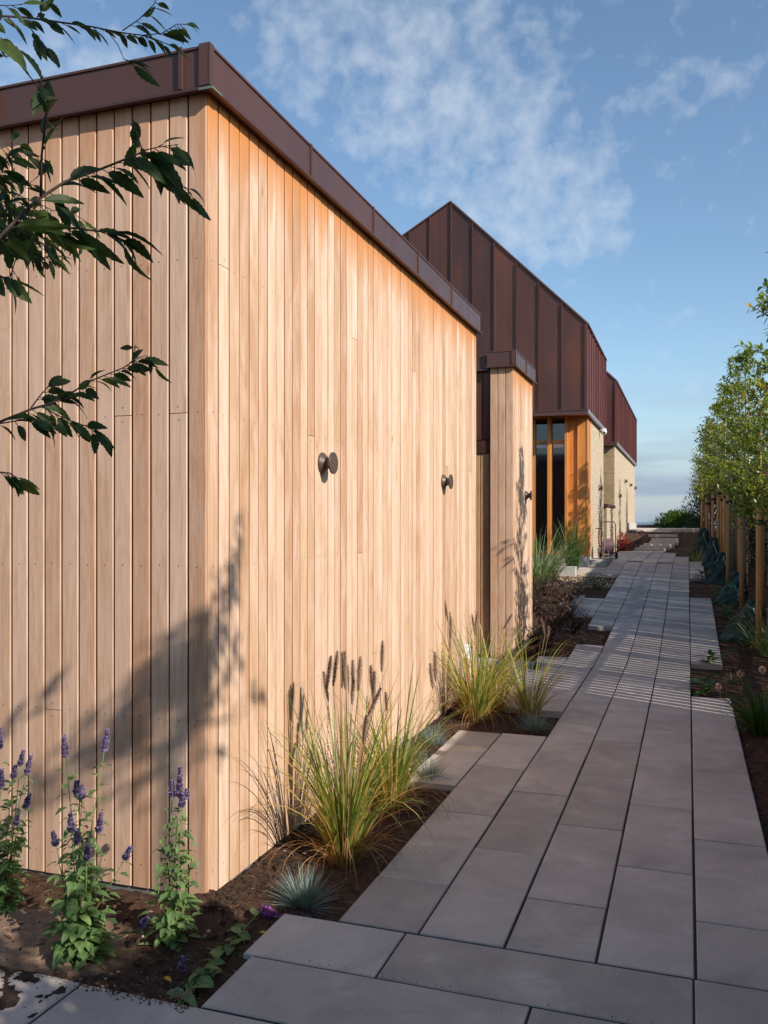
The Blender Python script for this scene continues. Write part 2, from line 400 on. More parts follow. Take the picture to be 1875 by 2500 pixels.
# ------------------------------------------------------------------ setting: ground, sea, path
def grid_axis(segs):
    out = []
    for a, b, st in segs:
        n = max(1, round((b-a)/st))
        out += [a + (b-a)*i/n for i in range(n)]
    out.append(segs[-1][1]); return out
xs = grid_axis([(-4000,-400,900),(-400,-60,60),(-60,-12,8),(-12,-4,.8),(-4,-3.1,.1),(-3.1,-.9,.022),(-.9,.3,.15),(.3,1.25,.022),(1.25,4,.3),(4,12,1.5),(12,60,8),(60,400,60),(400,4000,900)])
ys = grid_axis([(-60,-4,8),(-4,1.8,.4),(1.8,8.2,.024),(8.2,13,.06),(13,20,.12),(20,33,.2),(33,50,2),(50,92,6)])
mb = MB(); nx = len(xs)
for y in ys:
    for x in xs:
        z = soil_z(x, y)
        if 1.5 < y < 33 and -4 < x < 1.6:
            a = noise.noise(Vector((x*2.2, y*2.2, 0))) * .018
            a += noise.fractal(Vector((x*9, y*9, 3)), 1.0, 2.0, 4) * .012
            if y < 8.2: a += abs(noise.noise(Vector((x*28, y*28, 9)))) * .010
            # soil heaped a little against the shed wall
            if -2.1 < x < -1.45 and 3 < y < 7.8: a += .040 * max(0, 1-abs(x+1.80)/.22) * (0.6+.9*abs(noise.noise(Vector((y*5, 1, 1)))))
            if -4 < x < -1.8 and 2.8 < y < 3.1: a += .016 * max(0, 1-abs(y-3.06)/.2)
            onpath = (-1.24 < x < .34 and y > 3.0) or (y < 2.4) or (y < 3.05 and x > -1.45)
            z += (min(a, .012) - .025) if onpath else a - .004
        if y > 20 and x < -3 or x > 2: z = min(z, 1.16)
        mb.v.append((x, y, z))
for j in range(len(ys)-1):
    for i in range(nx-1):
        a = j*nx+i; mb.f.append((a, a+1, a+nx+1, a+nx)); mb.m.append(0)
tag(mb.build('ground', M['soil'], smooth=True), kind='structure')
mb = MB(); mb.face([(-30000, 70, -8), (30000, 70, -8), (30000, 40000, -8), (-30000, 40000, -8)])
k = N('sea_water'); k.bump(k.noise(k.coords((.05, .2, 1)), 1, 3), .3, .5); msea = k.done((.02, .05, .08), .25)
tag(mb.build('sea', msea), kind='structure')

mb = MB()
def add_slab(x0, x1, y0, y1, g=.0023):
    x0 += g+U(-.001, .001); x1 -= g+U(-.001, .001); y0 += g+.0016+U(-.0008, .001); y1 -= g+.0016
    c = .0035; dz = U(-.0018, .0018); tl = U(-.0012, .0012)
    def z(x, y): return rise(y) + dz + tl*(x-x0)/max(.1, x1-x0)
    P = []
    for (x, y) in ((x0, y0), (x1, y0), (x1, y1), (x0, y1)): P.append((x, y, z(x, y)-.055))
    for (x, y) in ((x0, y0), (x1, y0), (x1, y1), (x0, y1)): P.append((x, y, z(x, y)-c))
    for (x, y) in ((x0+c, y0+c), (x1-c, y0+c), (x1-c, y1-c), (x0+c, y1-c)): P.append((x, y, z(x, y)))
    Fc = [(8, 9, 10, 11)]
    for i in range(4):
        j = (i+1) % 4; Fc += [(i, j, 4+j, 4+i), (4+i, 4+j, 8+j, 8+i)]
    mb.idx(P, Fc, 0)
def column(x0, x1, ys_):
    for a, b in zip(ys_[:-1], ys_[1:]): add_slab(x0, x1, a, b)
def run(y0, y1, phase=0, L=.886):
    out = [y0]; y = y0 + (L if not phase else L/2)
    while y < y1 - .2: out.append(y); y += L if R() > .18 else L/2
    out.append(y1); return out
column(.028, .343, [3.05, 3.495, 4.39, 5.30, 6.18, 7.06, 7.97])
column(.028, .343, run(9.76, 14.5, 1)); column(.028, .30, run(16.8, 19.9))
column(-.293, .022, [3.05, 3.94, 4.835, 5.725, 6.605, 7.49] + run(8.38, 22.5))
column(-.610, -.298, [3.05, 3.49, 4.39, 5.285, 6.155, 7.04] + run(7.93, 25.2))
column(-.926, -.615, [3.05, 3.945, 4.84, 5.71, 6.59, 7.495] + run(8.38, 27.0))
column(-1.245, -.931, [3.05, 3.49, 4.39, 5.275, 6.14]); column(-1.245, -.931, run(6.98, 10.53, 1)); column(-1.245, -.931, run(11.75, 27.0, 1))
column(-1.56, -1.25, [4.835, 5.715, 6.13]); column(-1.56, -1.25, run(6.98, 9.77)); column(-1.56, -1.25, run(12.56, 14.17)); column(-1.56, -1.25, run(17.2, 27.0))
column(-1.76, -1.565, [7.8, 8.4, 9.4])
for i in range(6): column(-2.02-.315*i, -1.765-.315*i if i == 0 else -1.71-.315*i, [7.8, 8.25, 9.14, 9.5] if i % 2 else [7.8, 8.69, 9.5])
column(-1.87, -1.565, [13.58, 14.45]); column(-1.87, -1.565, [17.5, 18.3]); column(-1.87, -1.565, run(20.3, 26.6))
column(-2.10, -1.875, [17.5, 18.3])
for x0, x1 in ((-1.465, -.975), (-.972, .017), (.02, 1.0), (1.0, 1.25)): add_slab(x0, x1, 2.712, 3.046)
for x0, x1 in ((-1.43, -.46), (-.457, .53), (.53, 1.25)): add_slab(x0, x1, 2.372, 2.709)
for x0, x1 in ((-4.8, -3.83), (-3.83, -2.85), (-2.85, -1.865), (-1.862, -.88), (-.877, .1), (.1, 1.08)): add_slab(x0, x1, 2.035, 2.368)
for r_ in range(1, 14):
    y1 = 2.035 - .335*(r_-1); x = -2.2 - .3*(r_ % 2)
    while x < 1.0: add_slab(x, min(x+.98, 1.25), y1-.335, y1-.003); x += .98
# joint sand under the slabs follows the slope
def under(x0, x1, ya, yb):
    n = max(1, int((yb-ya)/.5))
    for i in range(n):
        a = ya+(yb-ya)*i/n; b = ya+(yb-ya)*(i+1)/n
        mb.face([(x0, a, rise(a)-.0055), (x1, a, rise(a)-.0055), (x1, b, rise(b)-.0055), (x0, b, rise(b)-.0055)], 1)
under(-.93, .02, 3.04, 22.5); under(-1.24, -.93, 3.04, 6.13); under(-1.24, -.93, 6.99, 10.5); under(-1.24, -.93, 11.76, 26.9); under(.02, .34, 3.04, 7.96); under(.02, .34, 9.77, 14.4)
under(-.93, -.6, 22.5, 26.9)
mb.face([(-1.42, 2.03, -.0058), (1.2, 2.03, -.0058), (1.2, 3.045, -.0058), (-1.42, 3.045, -.0058)], 1)
under(-4, 1.2, -2, 2.36); under(-1.55, -1.25, 4.84, 6.12); under(-1.55, -1.25, 6.99, 9.76)
tag(mb.build('path', [M['slab'], M['joint']]), kind='structure')

mb = MB()
for i, (y, z, x0, x1) in enumerate(STEPS):
    mb.bbox(x0, x1, y, y+.95, z-.14, z, .006)
tag(mb.build('steps', M['steps']), kind='structure')
mb = MB(); mb.bbox(-2.0, .5, 31.95, 36.0, .9, 1.255, .01); mb.box(-9, 6, 36.01, 46, .95, 1.245)
mb.bbox(-1.9, -1.40, 31.2, 31.94, .9, 1.235, .01)
tag(mb.build('terrace', M['steps']), kind='structure')

# ------------------------------------------------------------------ clad walls
NAILS = [.09, .70, 1.32, 1.94, 2.555]
def cladding(mb, facing, plane, a0, a1, z0, z1, pitch=.0883, cuts=.3, nails=True, start=0, gm=1):
    """boards on a wall: facing 'x' looks to +X (runs along Y), facing 'y' looks to -Y (runs along X)"""
    def P(a, d, z): return (plane+d, a, z) if facing == 'x' else (a, plane-d, z)
    n = round((a1-a0)/pitch); pitch = (a1-a0)/n; g = (.0042 if facing == 'x' else .0032); ch = .0040 if facing == 'y' else .0018; T = .018
    flip = facing == 'y'
    for i in range(n):
        b0 = a0+i*pitch+g; b1 = a0+(i+1)*pitch-g; d = U(-.0012, .0012)
        zs = [z0 + U(-.0, .0), z1]
        if R() < cuts: zs.insert(1, random.choice(NAILS[1:]) + .0)
        for za, zb in zip(zs[:-1], zs[1:]):
            zb2 = zb - (.003 if zb != z1 else 0)
            prof = [(b0, -T), (b0, d-ch), (b0+ch, d), (b1-ch, d), (b1, d-ch), (b1, -T)]
            pts = [P(a, q, za) for a, q in prof] + [P(a, q, zb2) for a, q in prof]
            Fc = [(j, j+1, j+7, j+6) for j in range(5)] + [(0,)+tuple(range(5, 0, -1)), tuple(range(6, 12))]
            if flip: Fc = [f for f in Fc]
            mb.idx(pts, Fc[1:4]+Fc[5:], 0); mb.idx(pts, [Fc[0], Fc[4]], 1)
        if nails:
            for zn in NAILS:
                for off in ((.028, -.03) if zn in zs else (0,)):
                    zc = zn+off+U(-.004, .004); ac = (b0+b1)/2 + U(-.004, .004); r = .0028
                    pts = [P(ac+r*math.cos(t*math.pi/3), d+.0008, zc+r*math.sin(t*math.pi/3)) for t in range(6)]
                    mb.idx(pts, [tuple(range(6))], 2)
    # groove backing
    g0, g1 = a0+.004, a1-.004
    mb.idx([P(g0, -.014, z0+.002), P(g1, -.014, z0+.002), P(g1, -.014, z1), P(g0, -.014, z1)], [(0, 1, 2, 3)], 1)

def fascia(mb, x0, x1, y0, y1, z0, z1, seams_x=(), seams_y=(), corner=True):
    """folded metal parapet: ring around the flat roof"""
    t = .03
    mb.box(x0, x1, y0, y0+t, z0, z1); mb.box(x1-t, x1, y0+t, y1, z0, z1)
    mb.box(x0, x1-t, y1-t, y1, z0, z1); mb.box(x0, x0+t, y0+t, y1-t, z0, z1)
    mb.box(x0+t, x1-t, y0+t, y1-t, z1-.05, z1-.03)
    # top cap with a slight overhang and drip lip
    e = .006
    mb.box(x0-e, x1+e, y0-e, y0+t+.05, z1+.0005, z1+.010); mb.box(x1-t-.05, x1+e, y0+t+.05, y1+e, z1+.0005, z1+.010)
    for (a, b) in ((z0, .013), (z0-.004, .019)):
        mb.box(x0-b, x1+b, y0-b, y0-.0005, a-.006, a+.004); mb.box(x1+.0005, x1+b, y0, y1+b, a-.006, a+.004)
    for sx in seams_x: mb.box(sx-.009, sx+.009, y0-.012, y0-.0005, z0+.006, z1+.013); mb.box(sx-.003, sx+.013, y0-.018, y0-.0125, z0+.006, z1+.013)
    for sy in seams_y: mb.box(x1+.0005, x1+.009, sy-.007, sy+.007, z0+.006, z1+.013)
    if corner:
        mb.box(x1-.042, x1-.002, y0-.014, y0-.0005, z0+.008, z1+.014); mb.box(x1+.0005, x1+.007, y0-.014, y0+.02, z0+.008, z1+.014)

# ------------------------------------------------------------------ the big timber shed
SX, SY0, SY1, ST = -1.81, 3.06, 7.755, 3.21
sh = thing('timber_shed', (-3.8, 3.06, 0), 'large flat-roofed shed clad in pale vertical cedar boards, nearest building beside the paving', 'shed')
def local(root):
    return root.location.copy()
def B(mb, name, mats, root, smooth=False):
    shift(mb, root.location); return mb.build(name, mats, root, smooth)
mb = MB(); cladding(mb, 'x', SX, SY0+.001, SY1, 0, ST, cuts=.24); o = B(mb, 'side_cladding', [M['wood_side'], M['wood_groove'], M['nail']], sh)
o['label'] = 'sunlit long wall of narrow pale boards'
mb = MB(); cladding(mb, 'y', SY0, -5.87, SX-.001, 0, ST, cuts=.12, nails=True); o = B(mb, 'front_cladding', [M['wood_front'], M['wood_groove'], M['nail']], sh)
o['label'] = 'greyer front wall of wide boards with deep grooves'
mb = MB(); mb.box(-5.8, SX-.02, SY0+.02, SY1-.02, 0, ST); mb.box(-5.8, SX-.021, SY1-.0199, SY1-.004, 0, ST)
B(mb, 'wall_core', M['wood_groove'], sh)
mb = MB(); mb.box(-5.8, SX-.012, SY0+.012, SY1-.01, -.3, -.002); B(mb, 'plinth', M['plinth'], sh)
mb = MB(); fascia(mb, -5.9, SX+.03, SY0-.03, SY1+.03, 3.212, 3.372, (-1.91, -2.83, -3.75), (4.0, 4.92, 5.84, 6.76))
B(mb, 'roof_fascia', M['copper_fascia'], sh)
mb = MB(); mb.box(SX-.01, SX+.052, SY0-.052, SY0-.0495, 3.198, 3.207); mb.box(SX+.0505, SX+.053, SY0-.05, SY0+.03, 3.199, 3.207); B(mb, 'corner_trim', M['verdigris'], sh)

# ------------------------------------------------------------------ the small timber block
s2 = thing('timber_shed', (-2.9, 9.545, 0), 'small timber block with a recessed door, standing behind the large cedar shed', 'shed')
BX, BY0, BY1 = -1.81, 9.545, 10.79
mb = MB(); cladding(mb, 'x', BX, BY0+.001, BY1, -.02, ST, nails=False); B(mb, 'side_cladding', [M['wood_side'], M['wood_groove'], M['nail']], s2)
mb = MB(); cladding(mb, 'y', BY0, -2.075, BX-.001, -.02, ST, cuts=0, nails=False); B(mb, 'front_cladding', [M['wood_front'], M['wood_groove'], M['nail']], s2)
mb = MB(); cladding(mb, 'y', 9.60, -4.2, -2.08, 2.42, ST-.03, nails=False, cuts=0); B(mb, 'recess_cladding', [M['copper'], M['copper'], M['nail']], s2)
mb = MB(); mb.box(-4.2, BX-.02, 9.63, BY1-.02, -.1, ST); mb.box(-2.07, BX-.02, BY0+.02, 9.63, -.1, ST); mb.box(-4.2, BX-.021, BY1-.0199, BY1-.003, -.1, ST); B(mb, 'wall_core', M['wood_groove'], s2)
mb = MB(); fascia(mb, -2.10, BX+.03, BY0-.03, BY1+.03, 3.212, 3.372, (), (10.17,)); fascia(mb, -4.25, -2.105, 9.56, BY1+.02, 3.19, 3.34, (), (), False)
B(mb, 'roof_fascia', M['copper_fascia'], s2)
mb = MB(); mb.box(-4.2, -2.078, 9.575, 9.63, 2.265, 2.405); B(mb, 'lintel', M['copper'], s2)
mb = MB(); cladding(mb, 'y', 9.59, -3.1, -2.085, .02, 2.26, nails=False, cuts=0, pitch=.11); dr = B(mb, 'door', [M['door_wood'], M['wood_groove'], M['nail']], s2)
mb = MB(); mb.tube([(-2.95, 9.53, .95), (-2.95, 9.53, 1.25)], .012, 8); mb.tube([(-2.95, 9.59, .98), (-2.95, 9.53, .98)], .008, 6); mb.tube([(-2.95, 9.59, 1.22), (-2.95, 9.53, 1.22)], .008, 6)
shift(mb, s2.location); hd = mb.build('handle', M['steel'], dr)
mb = MB(); mb.box(-4.2, BX-.012, BY0+.012, BY1-.01, -.3, -.022); B(mb, 'plinth', M['concrete'], s2)

# ------------------------------------------------------------------ wall spotlights
def wall_light(p, label, s=1.0, drop=False):
    t = thing('wall_light', p, label, 'wall light', 'round double-disc wall lights')
    mb = MB(); mb.lathe([(0, .056), (.004, .058), (.010, .056), (.034, .027), (.036, .026)], (0, 0, 0), (1, 0, 0), 40); mb.build('mounting_cone', M['fixture'], t, True)
    mb = MB(); mb.lathe([(.03, .0295), (.058, .0295)], (0, 0, 0), (1, 0, 0), 32); mb.build('neck', M['fixture'], t, True)
    mb = MB(); mb.lathe([(.058, .055), (.0595, .0575), (.067, .0575), (.0685, .056)], (0, 0, 0), (1, 0, 0), 48); o = mb.build('disc', M['fixture'], t, False)
    t.scale = (s, s, s)
    return t
wall_light((SX+.001, 4.215, 1.806), 'largest brown disc light, on the sunlit cedar wall nearest the camera')
wall_light((SX+.001, 6.61, 1.813), 'second brown disc light, near the far end of the large cedar wall')
p = at_x(1283, 1210, BX); wall_light((BX+.001, p.y, p.z), 'brown disc light on the narrow side of the small timber block')
WX = -1.97
for (u, v, lb) in ((1462, 1191, 'brown disc light on the pale brick beside the orange timber corner'), (1525, 1175, 'small disc light high on the far brick wall, nearest of the upper three'),
                   (1537.5, 1184, 'small disc light, middle of the upper three on the far brick wall'), (1549, 1191, 'small disc light at the very end of the far brick wall'),
                   (1510.5, 1210, 'small disc light, lowest one on the far brick wall')):
    p = at_x(u, v, WX); wall_light((WX+.001, p.y, p.z), lb, 1.25)
t = thing('outlet_box', (SX, 0, 0), 'small white outlet box low on the cedar wall behind the grass', 'outlet')
p = at_x(1133, 1590, SX); t.location = (SX+.001, p.y, p.z)
mb = MB(); mb.bbox(0, .05, -.035, .035, -.06, .06, .006); mb.build('housing', M['white'], t)
mb = MB(); mb.bbox(.0505, .056, -.025, .025, -.03, .045, .002); mb.build('lid', M['white'], t)

# ------------------------------------------------------------------ copper gabled house
EZ, SZ = 5.47, 3.755; CX = -1.93; AX, AZ = -4.73, 8.24; LX = -9.5; LZ = AZ-(AX-LX)*.57
GY = 17.9; GE = 22.2
def top_z(x):
    return EZ + (CX-x)*(AZ-EZ)/(CX-AX) if x > AX else AZ-(AX-x)*.57
def copper_volume(mbF, mbS, mbR, y0, y1, seams=.462):
    # front sheet, one panel per bay so every sheet differs a little
    xl = LX; x = CX; bays = []
    while x > xl: bays.append((max(x-seams, xl), x)); x -= seams
    for a, b in bays:
        pts = [(a, y0, SZ), (b, y0, SZ), (b, y0, top_z(b))]
        if a < AX < b: pts.append((AX, y0, AZ))
        pts.append((a, y0, top_z(a)))
        mbF.face(pts)
        sx = b-.006
        mbF.box(sx-.008, sx+.006, y0-.034, y0-.001, SZ+.01, top_z(sx)-.004)
        mbF.box(sx-.020, sx+.007, y0-.040, y0-.0345, SZ+.01, top_z(sx)-.004)
    # verge trim on top of the gable
    for (xa, za, xb, zb) in ((CX+.02, EZ, AX, AZ), (AX, AZ, LX, LZ)):
        mbF.idx([(xa, y0-.03, za+.0), (xb, y0-.03, zb+.0), (xb, y0-.03, zb+.035), (xa, y0-.03, za+.035), (xa, y0+.1, za), (xb, y0+.1, zb), (xb, y0+.1, zb+.035), (xa, y0+.1, za+.035)],
                [(0, 3, 2, 1), (3, 7, 6, 2), (0, 1, 5, 4), (4, 5, 6, 7)])
    # side wall
    y = y0
    while y < y1-.01:
        e = min(y+.48, y1); mbS.face([(CX, y, SZ), (CX, e, SZ), (CX, e, EZ), (CX, y, EZ)]); 
        mbS.box(CX+.001, CX+.030, y-.006, y+.006, SZ+.01, EZ+.01); y = e
    mbS.box(CX+.001, CX+.03, y1-.03, y1, SZ+.01, EZ+.01)
    mbS.face([(CX, y1, SZ), (LX, y1, SZ), (LX, y1, LZ), (AX, y1, AZ), (CX, y1, EZ)])
    # roof planes with standing seams
    mbR.face([(CX+.03, y0, EZ+.03), (CX+.03, y1, EZ+.03), (AX, y1, AZ+.04), (AX, y0, AZ+.04)])
    mbR.face([(AX, y0, AZ+.04), (AX, y1, AZ+.04), (LX, y1, LZ+.04), (LX, y0, LZ+.04)])
    y = y0+.25
    while y < y1:
        for (xa, za, xb, zb) in ((CX+.035, EZ+.03, AX, AZ+.04), (AX, AZ+.04, LX, LZ+.04)):
            mbR.idx([(xa, y-.008, za), (xb, y-.008, zb), (xb, y-.008, zb+.04), (xa, y-.008, za+.04), (xa, y+.008, za), (xb, y+.008, zb), (xb, y+.008, zb+.04), (xa, y+.008, za+.04)],
                    [(0, 1, 2, 3), (4, 7, 6, 5), (3, 2, 6, 7), (0, 3, 7, 4)])
        y += .27
    mbR.box(CX+.001, CX+.05, y0, y1, EZ+.012, EZ+.028)
h1 = thing('copper_house', (-4.7, 18.6, .6), 'tall asymmetric gabled house in brown standing-seam copper above orange timber and windows', 'house')
mF, mS, mR = MB(), MB(), MB(); copper_volume(mF, mS, mR, GY, GE)
B(mF, 'gable_cladding', M['copper'], h1); B(mS, 'side_cladding', M['copper_red'], h1); B(mR, 'roof', M['zinc'], h1)
WY = 18.6
mb = MB(); mb.box(LX, CX-.004, GY+.003, GE-.01, SZ-.045, SZ-.004)
B(mb, 'soffit', M['oiled'], h1)
mb = MB(); mb.box(LX, CX+.035, GY-.035, GY-.001, SZ-.10, SZ+.008); mb.box(LX, CX+.04, GY-.045, GY-.0355, SZ-.015, SZ+.010)
B(mb, 'front_flashing', M['copper_fascia'], h1)
mb = MB(); mb.box(CX+.001, CX+.045, GY, GE, SZ-.07, SZ+.008); B(mb, 'side_flashing', M['zinc'], h1)
ZB, ZT = .80, SZ-.046    # timber sill and head
def xw(u, Y=WY): return at_y(u, 1200, Y).x
# window bay
f1, f2, f3, f4, f5 = xw(1301.5), xw(1308), xw(1336.5), xw(1346), xw(1348.5)
g1, g2, g3, c1_, c2_ = xw(1379), xw(1387.5), xw(1411), xw(1436.5), WX
tz1, tz2 = at_y(1340, 1083, WY).z, at_y(1340, 1075.5, WY).z
hz_ = at_y(1340, 1022, WY).z
def window(x0, x1):
    w = thing('tmp', (0, 0, 0), None, None)
    return w
mb = MB(); mb.box(xw(1150), f2-.005, WY-.05, WY+.05, ZB, ZT)
B(mb, 'timber_frame', M['oiled'], h1)
for (a, b) in ((f2, f3), (f5, g1)):
    mb = MB(); mb.box(a-.02, a, WY-.03, WY+.06, ZB, ZT); mb.box(b, b+.02, WY-.03, WY+.06, ZB, ZT)
    mb.box(a, b, WY-.03, WY+.06, tz1, tz2); mb.box(a, b, WY-.03, WY+.06, hz_, ZT); mb.box(a, b, WY-.03, WY+.06, ZB, ZB+.07)
    w = B(mb, 'window', M['oiled'], h1)
    mb = MB(); mb.box(a+.001, b-.001, WY+.035, WY+.05, ZB+.072, tz1-.002); shift(mb, h1.location); mb.build('pane', M['glass'], w)
    mb = MB(); mb.box(a+.001, b-.001, WY+.035, WY+.05, tz2+.002, hz_-.002); shift(mb, h1.location); mb.build('pane', M['glass'], w)
    mb = MB(); mb.box(a+.01, b-.01, WY+.022, WY+.03, tz1-.09, tz1-.004); shift(mb, h1.location); mb.build('blind', M['white'], w)
mb = MB(); mb.box(f3+.021, f4-.0, WY-.16, WY+.04, ZB, ZT); B(mb, 'mullion', M['oiled'], h1)
mb = MB(); mb.box(g1+.021, g2, WY-.17, WY+.05, ZB, ZT); B(mb, 'mullion', M['oiled'], h1)
mb = MB(); mb.box(g2+.001, g3-.004, WY+.012, WY+.05, ZB, ZT); mb.box(g3, c1_-.03, WY+.004, WY+.05, ZB, ZT)
mb.box(g3-.008, g3+.012, WY-.03, WY+.004, ZB, ZT)
mb.box(c1_-.035, WX, WY-.008, WY+.09, ZB, ZT); mb.box(WX-.05, WX-.006, WY+.095, WY+.25, ZB, ZT); mb.box(WX-.05, WX+.004, WY+.255, WY+.30, ZB, ZT); mb.box(WX-.05, WX-.008, WY+.305, WY+.46, ZB, ZT); mb.box(WX-.05, WX+.003, WY+.465, WY+.52, ZB, ZT)
B(mb, 'corner_panelling', M['oiled'], h1)
mb = MB(); mb.box(WX-.25, WX-.001, WY+.525, GE-.02, .3, SZ-.045); B(mb, 'brick_wall', M['brick_side'], h1)
mb = MB(); mb.box(LX, WX-.01, WY-.02, WY+.6, .25, ZB-.012); mb.box(WX-.012, WX+.012, WY+.03, WY+.52, .25, ZB-.012); mb.box(LX, WX-.3, WY+.3, GE-.1, .3, SZ-.05)
B(mb, 'plinth', M['concrete'], h1)

h2 = thing('copper_house', (-4.7, 25.6, .7), 'farthest house, red-brown copper upper floor over yellow brick', 'house')
mF, mS, mR = MB(), MB(), MB(); copper_volume(mF, mS, mR, 25.5, 35.8)
B(mF, 'gable_cladding', M['copper_red'], h2); B(mS, 'side_cladding', M['copper_red'], h2); B(mR, 'roof', M['zinc'], h2)
mb = MB(); mb.box(LX, CX-.004, 25.503, 35.7, SZ-.05, SZ-.004); mb.box(LX, CX+.04, 25.46, 25.499, SZ-.10, SZ+.01); B(mb, 'front_flashing', M['copper_fascia'], h2)
mb = MB(); mb.box(CX+.001, CX+.045, 25.5, 35.8, SZ-.07, SZ+.008); B(mb, 'side_flashing', M['zinc'], h2)
mb = MB(); mb.box(LX, WX-.004, 25.62, 25.9, .3, SZ-.051); B(mb, 'front_wall', M['brick_front'], h2)
mb = MB(); mb.box(WX-.25, WX, 25.9005, 35.7, .3, SZ-.051); mb.box(WX-.0039, WX, 25.62, 25.9, .3, SZ-.051); B(mb, 'side_wall', M['brick_side'], h2)
mb = MB(); mb.box(WX-.2, WX+.05, 31.2, 35.9, .9, 1.46); B(mb, 'plinth', M['concrete'], h2)
lw = thing('garden_wall', (-2.4, 24.0, .6), 'low yellow brick wall with copper coping between the two copper houses', 'wall')
mb = MB(); mb.box(-4.5, WX-.006, 23.15, 25.6, .4, 1.88); B(mb, 'brickwork', M['brick_front'], lw)
mb = MB(); mb.box(WX-.0055, WX-.001, 23.15, 25.6, .4, 1.88); B(mb, 'side_face', M['brick_side'], lw)
mb = MB(); mb.box(-4.5, WX+.03, 23.1, 25.61, 1.885, 1.96); B(mb, 'coping', M['copper'], lw)

# CCTV dome
p = at_x(1463, 1052, WX)
cc = thing('security_camera', (WX+.001, p.y, p.z), 'white dome security camera under the copper eave', 'camera')
mb = MB(); mb.bbox(0, .16, -.05, .05, .0, .05, .01); mb.build('bracket', M['white'], cc)
mb = MB(); mb.lathe([(0, .055), (-.03, .06), (-.07, .05), (-.10, .02)], (.11, 0, 0), (0, 0, 1), 20); mb.build('housing', M['white'], cc, True)
mb = MB(); mb.lathe([(0, .03), (.02, .03), (.035, .012)], (.12, -.045, -.05), (.2, -1, -.1), 16); mb.build('lens', M['black'], cc, True)

# concrete slab for the cart, kerb
t = MB(); t.bbox(-1.98, -1.60, 18.75, 20.25, .45, .70, .01)
tag(t.build('concrete_slab', M['concrete']), 'low pale concrete slab against the house, under the hose cart', 'slab')
t = MB(); t.bbox(-3.6, -2.04, 17.1, 17.32, .35, .635, .01)
tag(t.build('concrete_kerb', M['concrete']), 'pale concrete kerb behind the green grass clump, edging the gravel', 'kerb')

# ------------------------------------------------------------------ hose cart
hc = thing('hose_cart', (-1.62, 19.4, .70), 'metal hose trolley with a wound brown hose, parked on the concrete slab', 'hose cart', rz=math.radians(8))
mb = MB()
W_, H_ = .15, .80
arc = [(-W_, 0, .0), (-W_, 0, H_-.06)] + [(-W_+.06-.06*math.cos(a), 0, H_-.06+.06*math.sin(a)) for a in (math.pi/6, math.pi/3, math.pi/2)] + [(W_-.06+.06*math.sin(a), 0, H_-.06+.06*math.cos(a)) for a in (0, math.pi/6, math.pi/3, math.pi/2)] + [(W_, 0, 0)]
mb.tube(arc, .011, 8); mb.tube([(-W_, 0, .08), (W_, 0, .08)], .009, 6); mb.tube([(-W_, 0, .02), (-W_, -.22, .01)], .009, 6); mb.tube([(W_, 0, .02), (W_, -.22, .01)], .009, 6); mb.tube([(-W_, -.22, .01), (W_, -.22, .01)], .009, 6)
mb.build('frame', M['steel'], hc, True)
mb = MB()
for i in range(15):
    x = -.10+.2*i/14
    for rr in (.13, .155):
        q = rr + U(-.008, .008)
        mb.tube([(x+U(-.004, .004), .0+q*math.cos(a), .27+q*math.sin(a)) for a in [2*math.pi*k/18 for k in range(19)]], .0095, 6, 0, False)
mb.tube([(-.02, -.14, .2), (.0, -.19, .08), (.04, -.22, .03), (.08, -.24, .02)], .009, 6)
mb.build('hose', M['hose'], hc, True)
mb = MB(); mb.tube([(-.2, 0, .27), (.17, 0, .27)], .012, 8); mb.lathe([(-.005, .09), (.005, .09)], (-.12, 0, .27), (1, 0, 0), 20); mb.lathe([(-.005, .09), (.005, .09)], (.12, 0, .27), (1, 0, 0), 20); mb.build('reel', M['steel'], hc)
for s_ in (-1, 1):
    mb = MB(); mb.lathe([(-.018, .06), (-.012, .07), (.012, .07), (.018, .06)], (s_*(W_+.03), .02, .07), (1, 0, 0), 20); mb.build('wheel', M['black'], hc, True)
rk = thing('t_handle_tool', (-1.80, 19.2, .70), 'thin upright T-handled tool with a loop of hose, left of the hose cart', 'implement')  # upright T-handled tool with a hose loop beside the cart
mb = MB(); mb.tube([(0, 0, 0), (0, 0, .66)], .008, 6); mb.tube([(-.07, 0, .66), (.07, 0, .66)], .010, 6); mb.build('handle', M['steel'], rk)
mb = MB(); mb.tube([(0, -.01, .35), (0, -.01, .6)], .014, 8); mb.build('grip', M['red'], rk)
mb = MB(); mb.tube([(.05+.065*math.cos(a), -.02, .15+.15*math.sin(a)) for a in [2*math.pi*k/20 for k in range(21)]], .008, 6, 0, False); mb.build('hose_loop', M['hose'], rk, True)

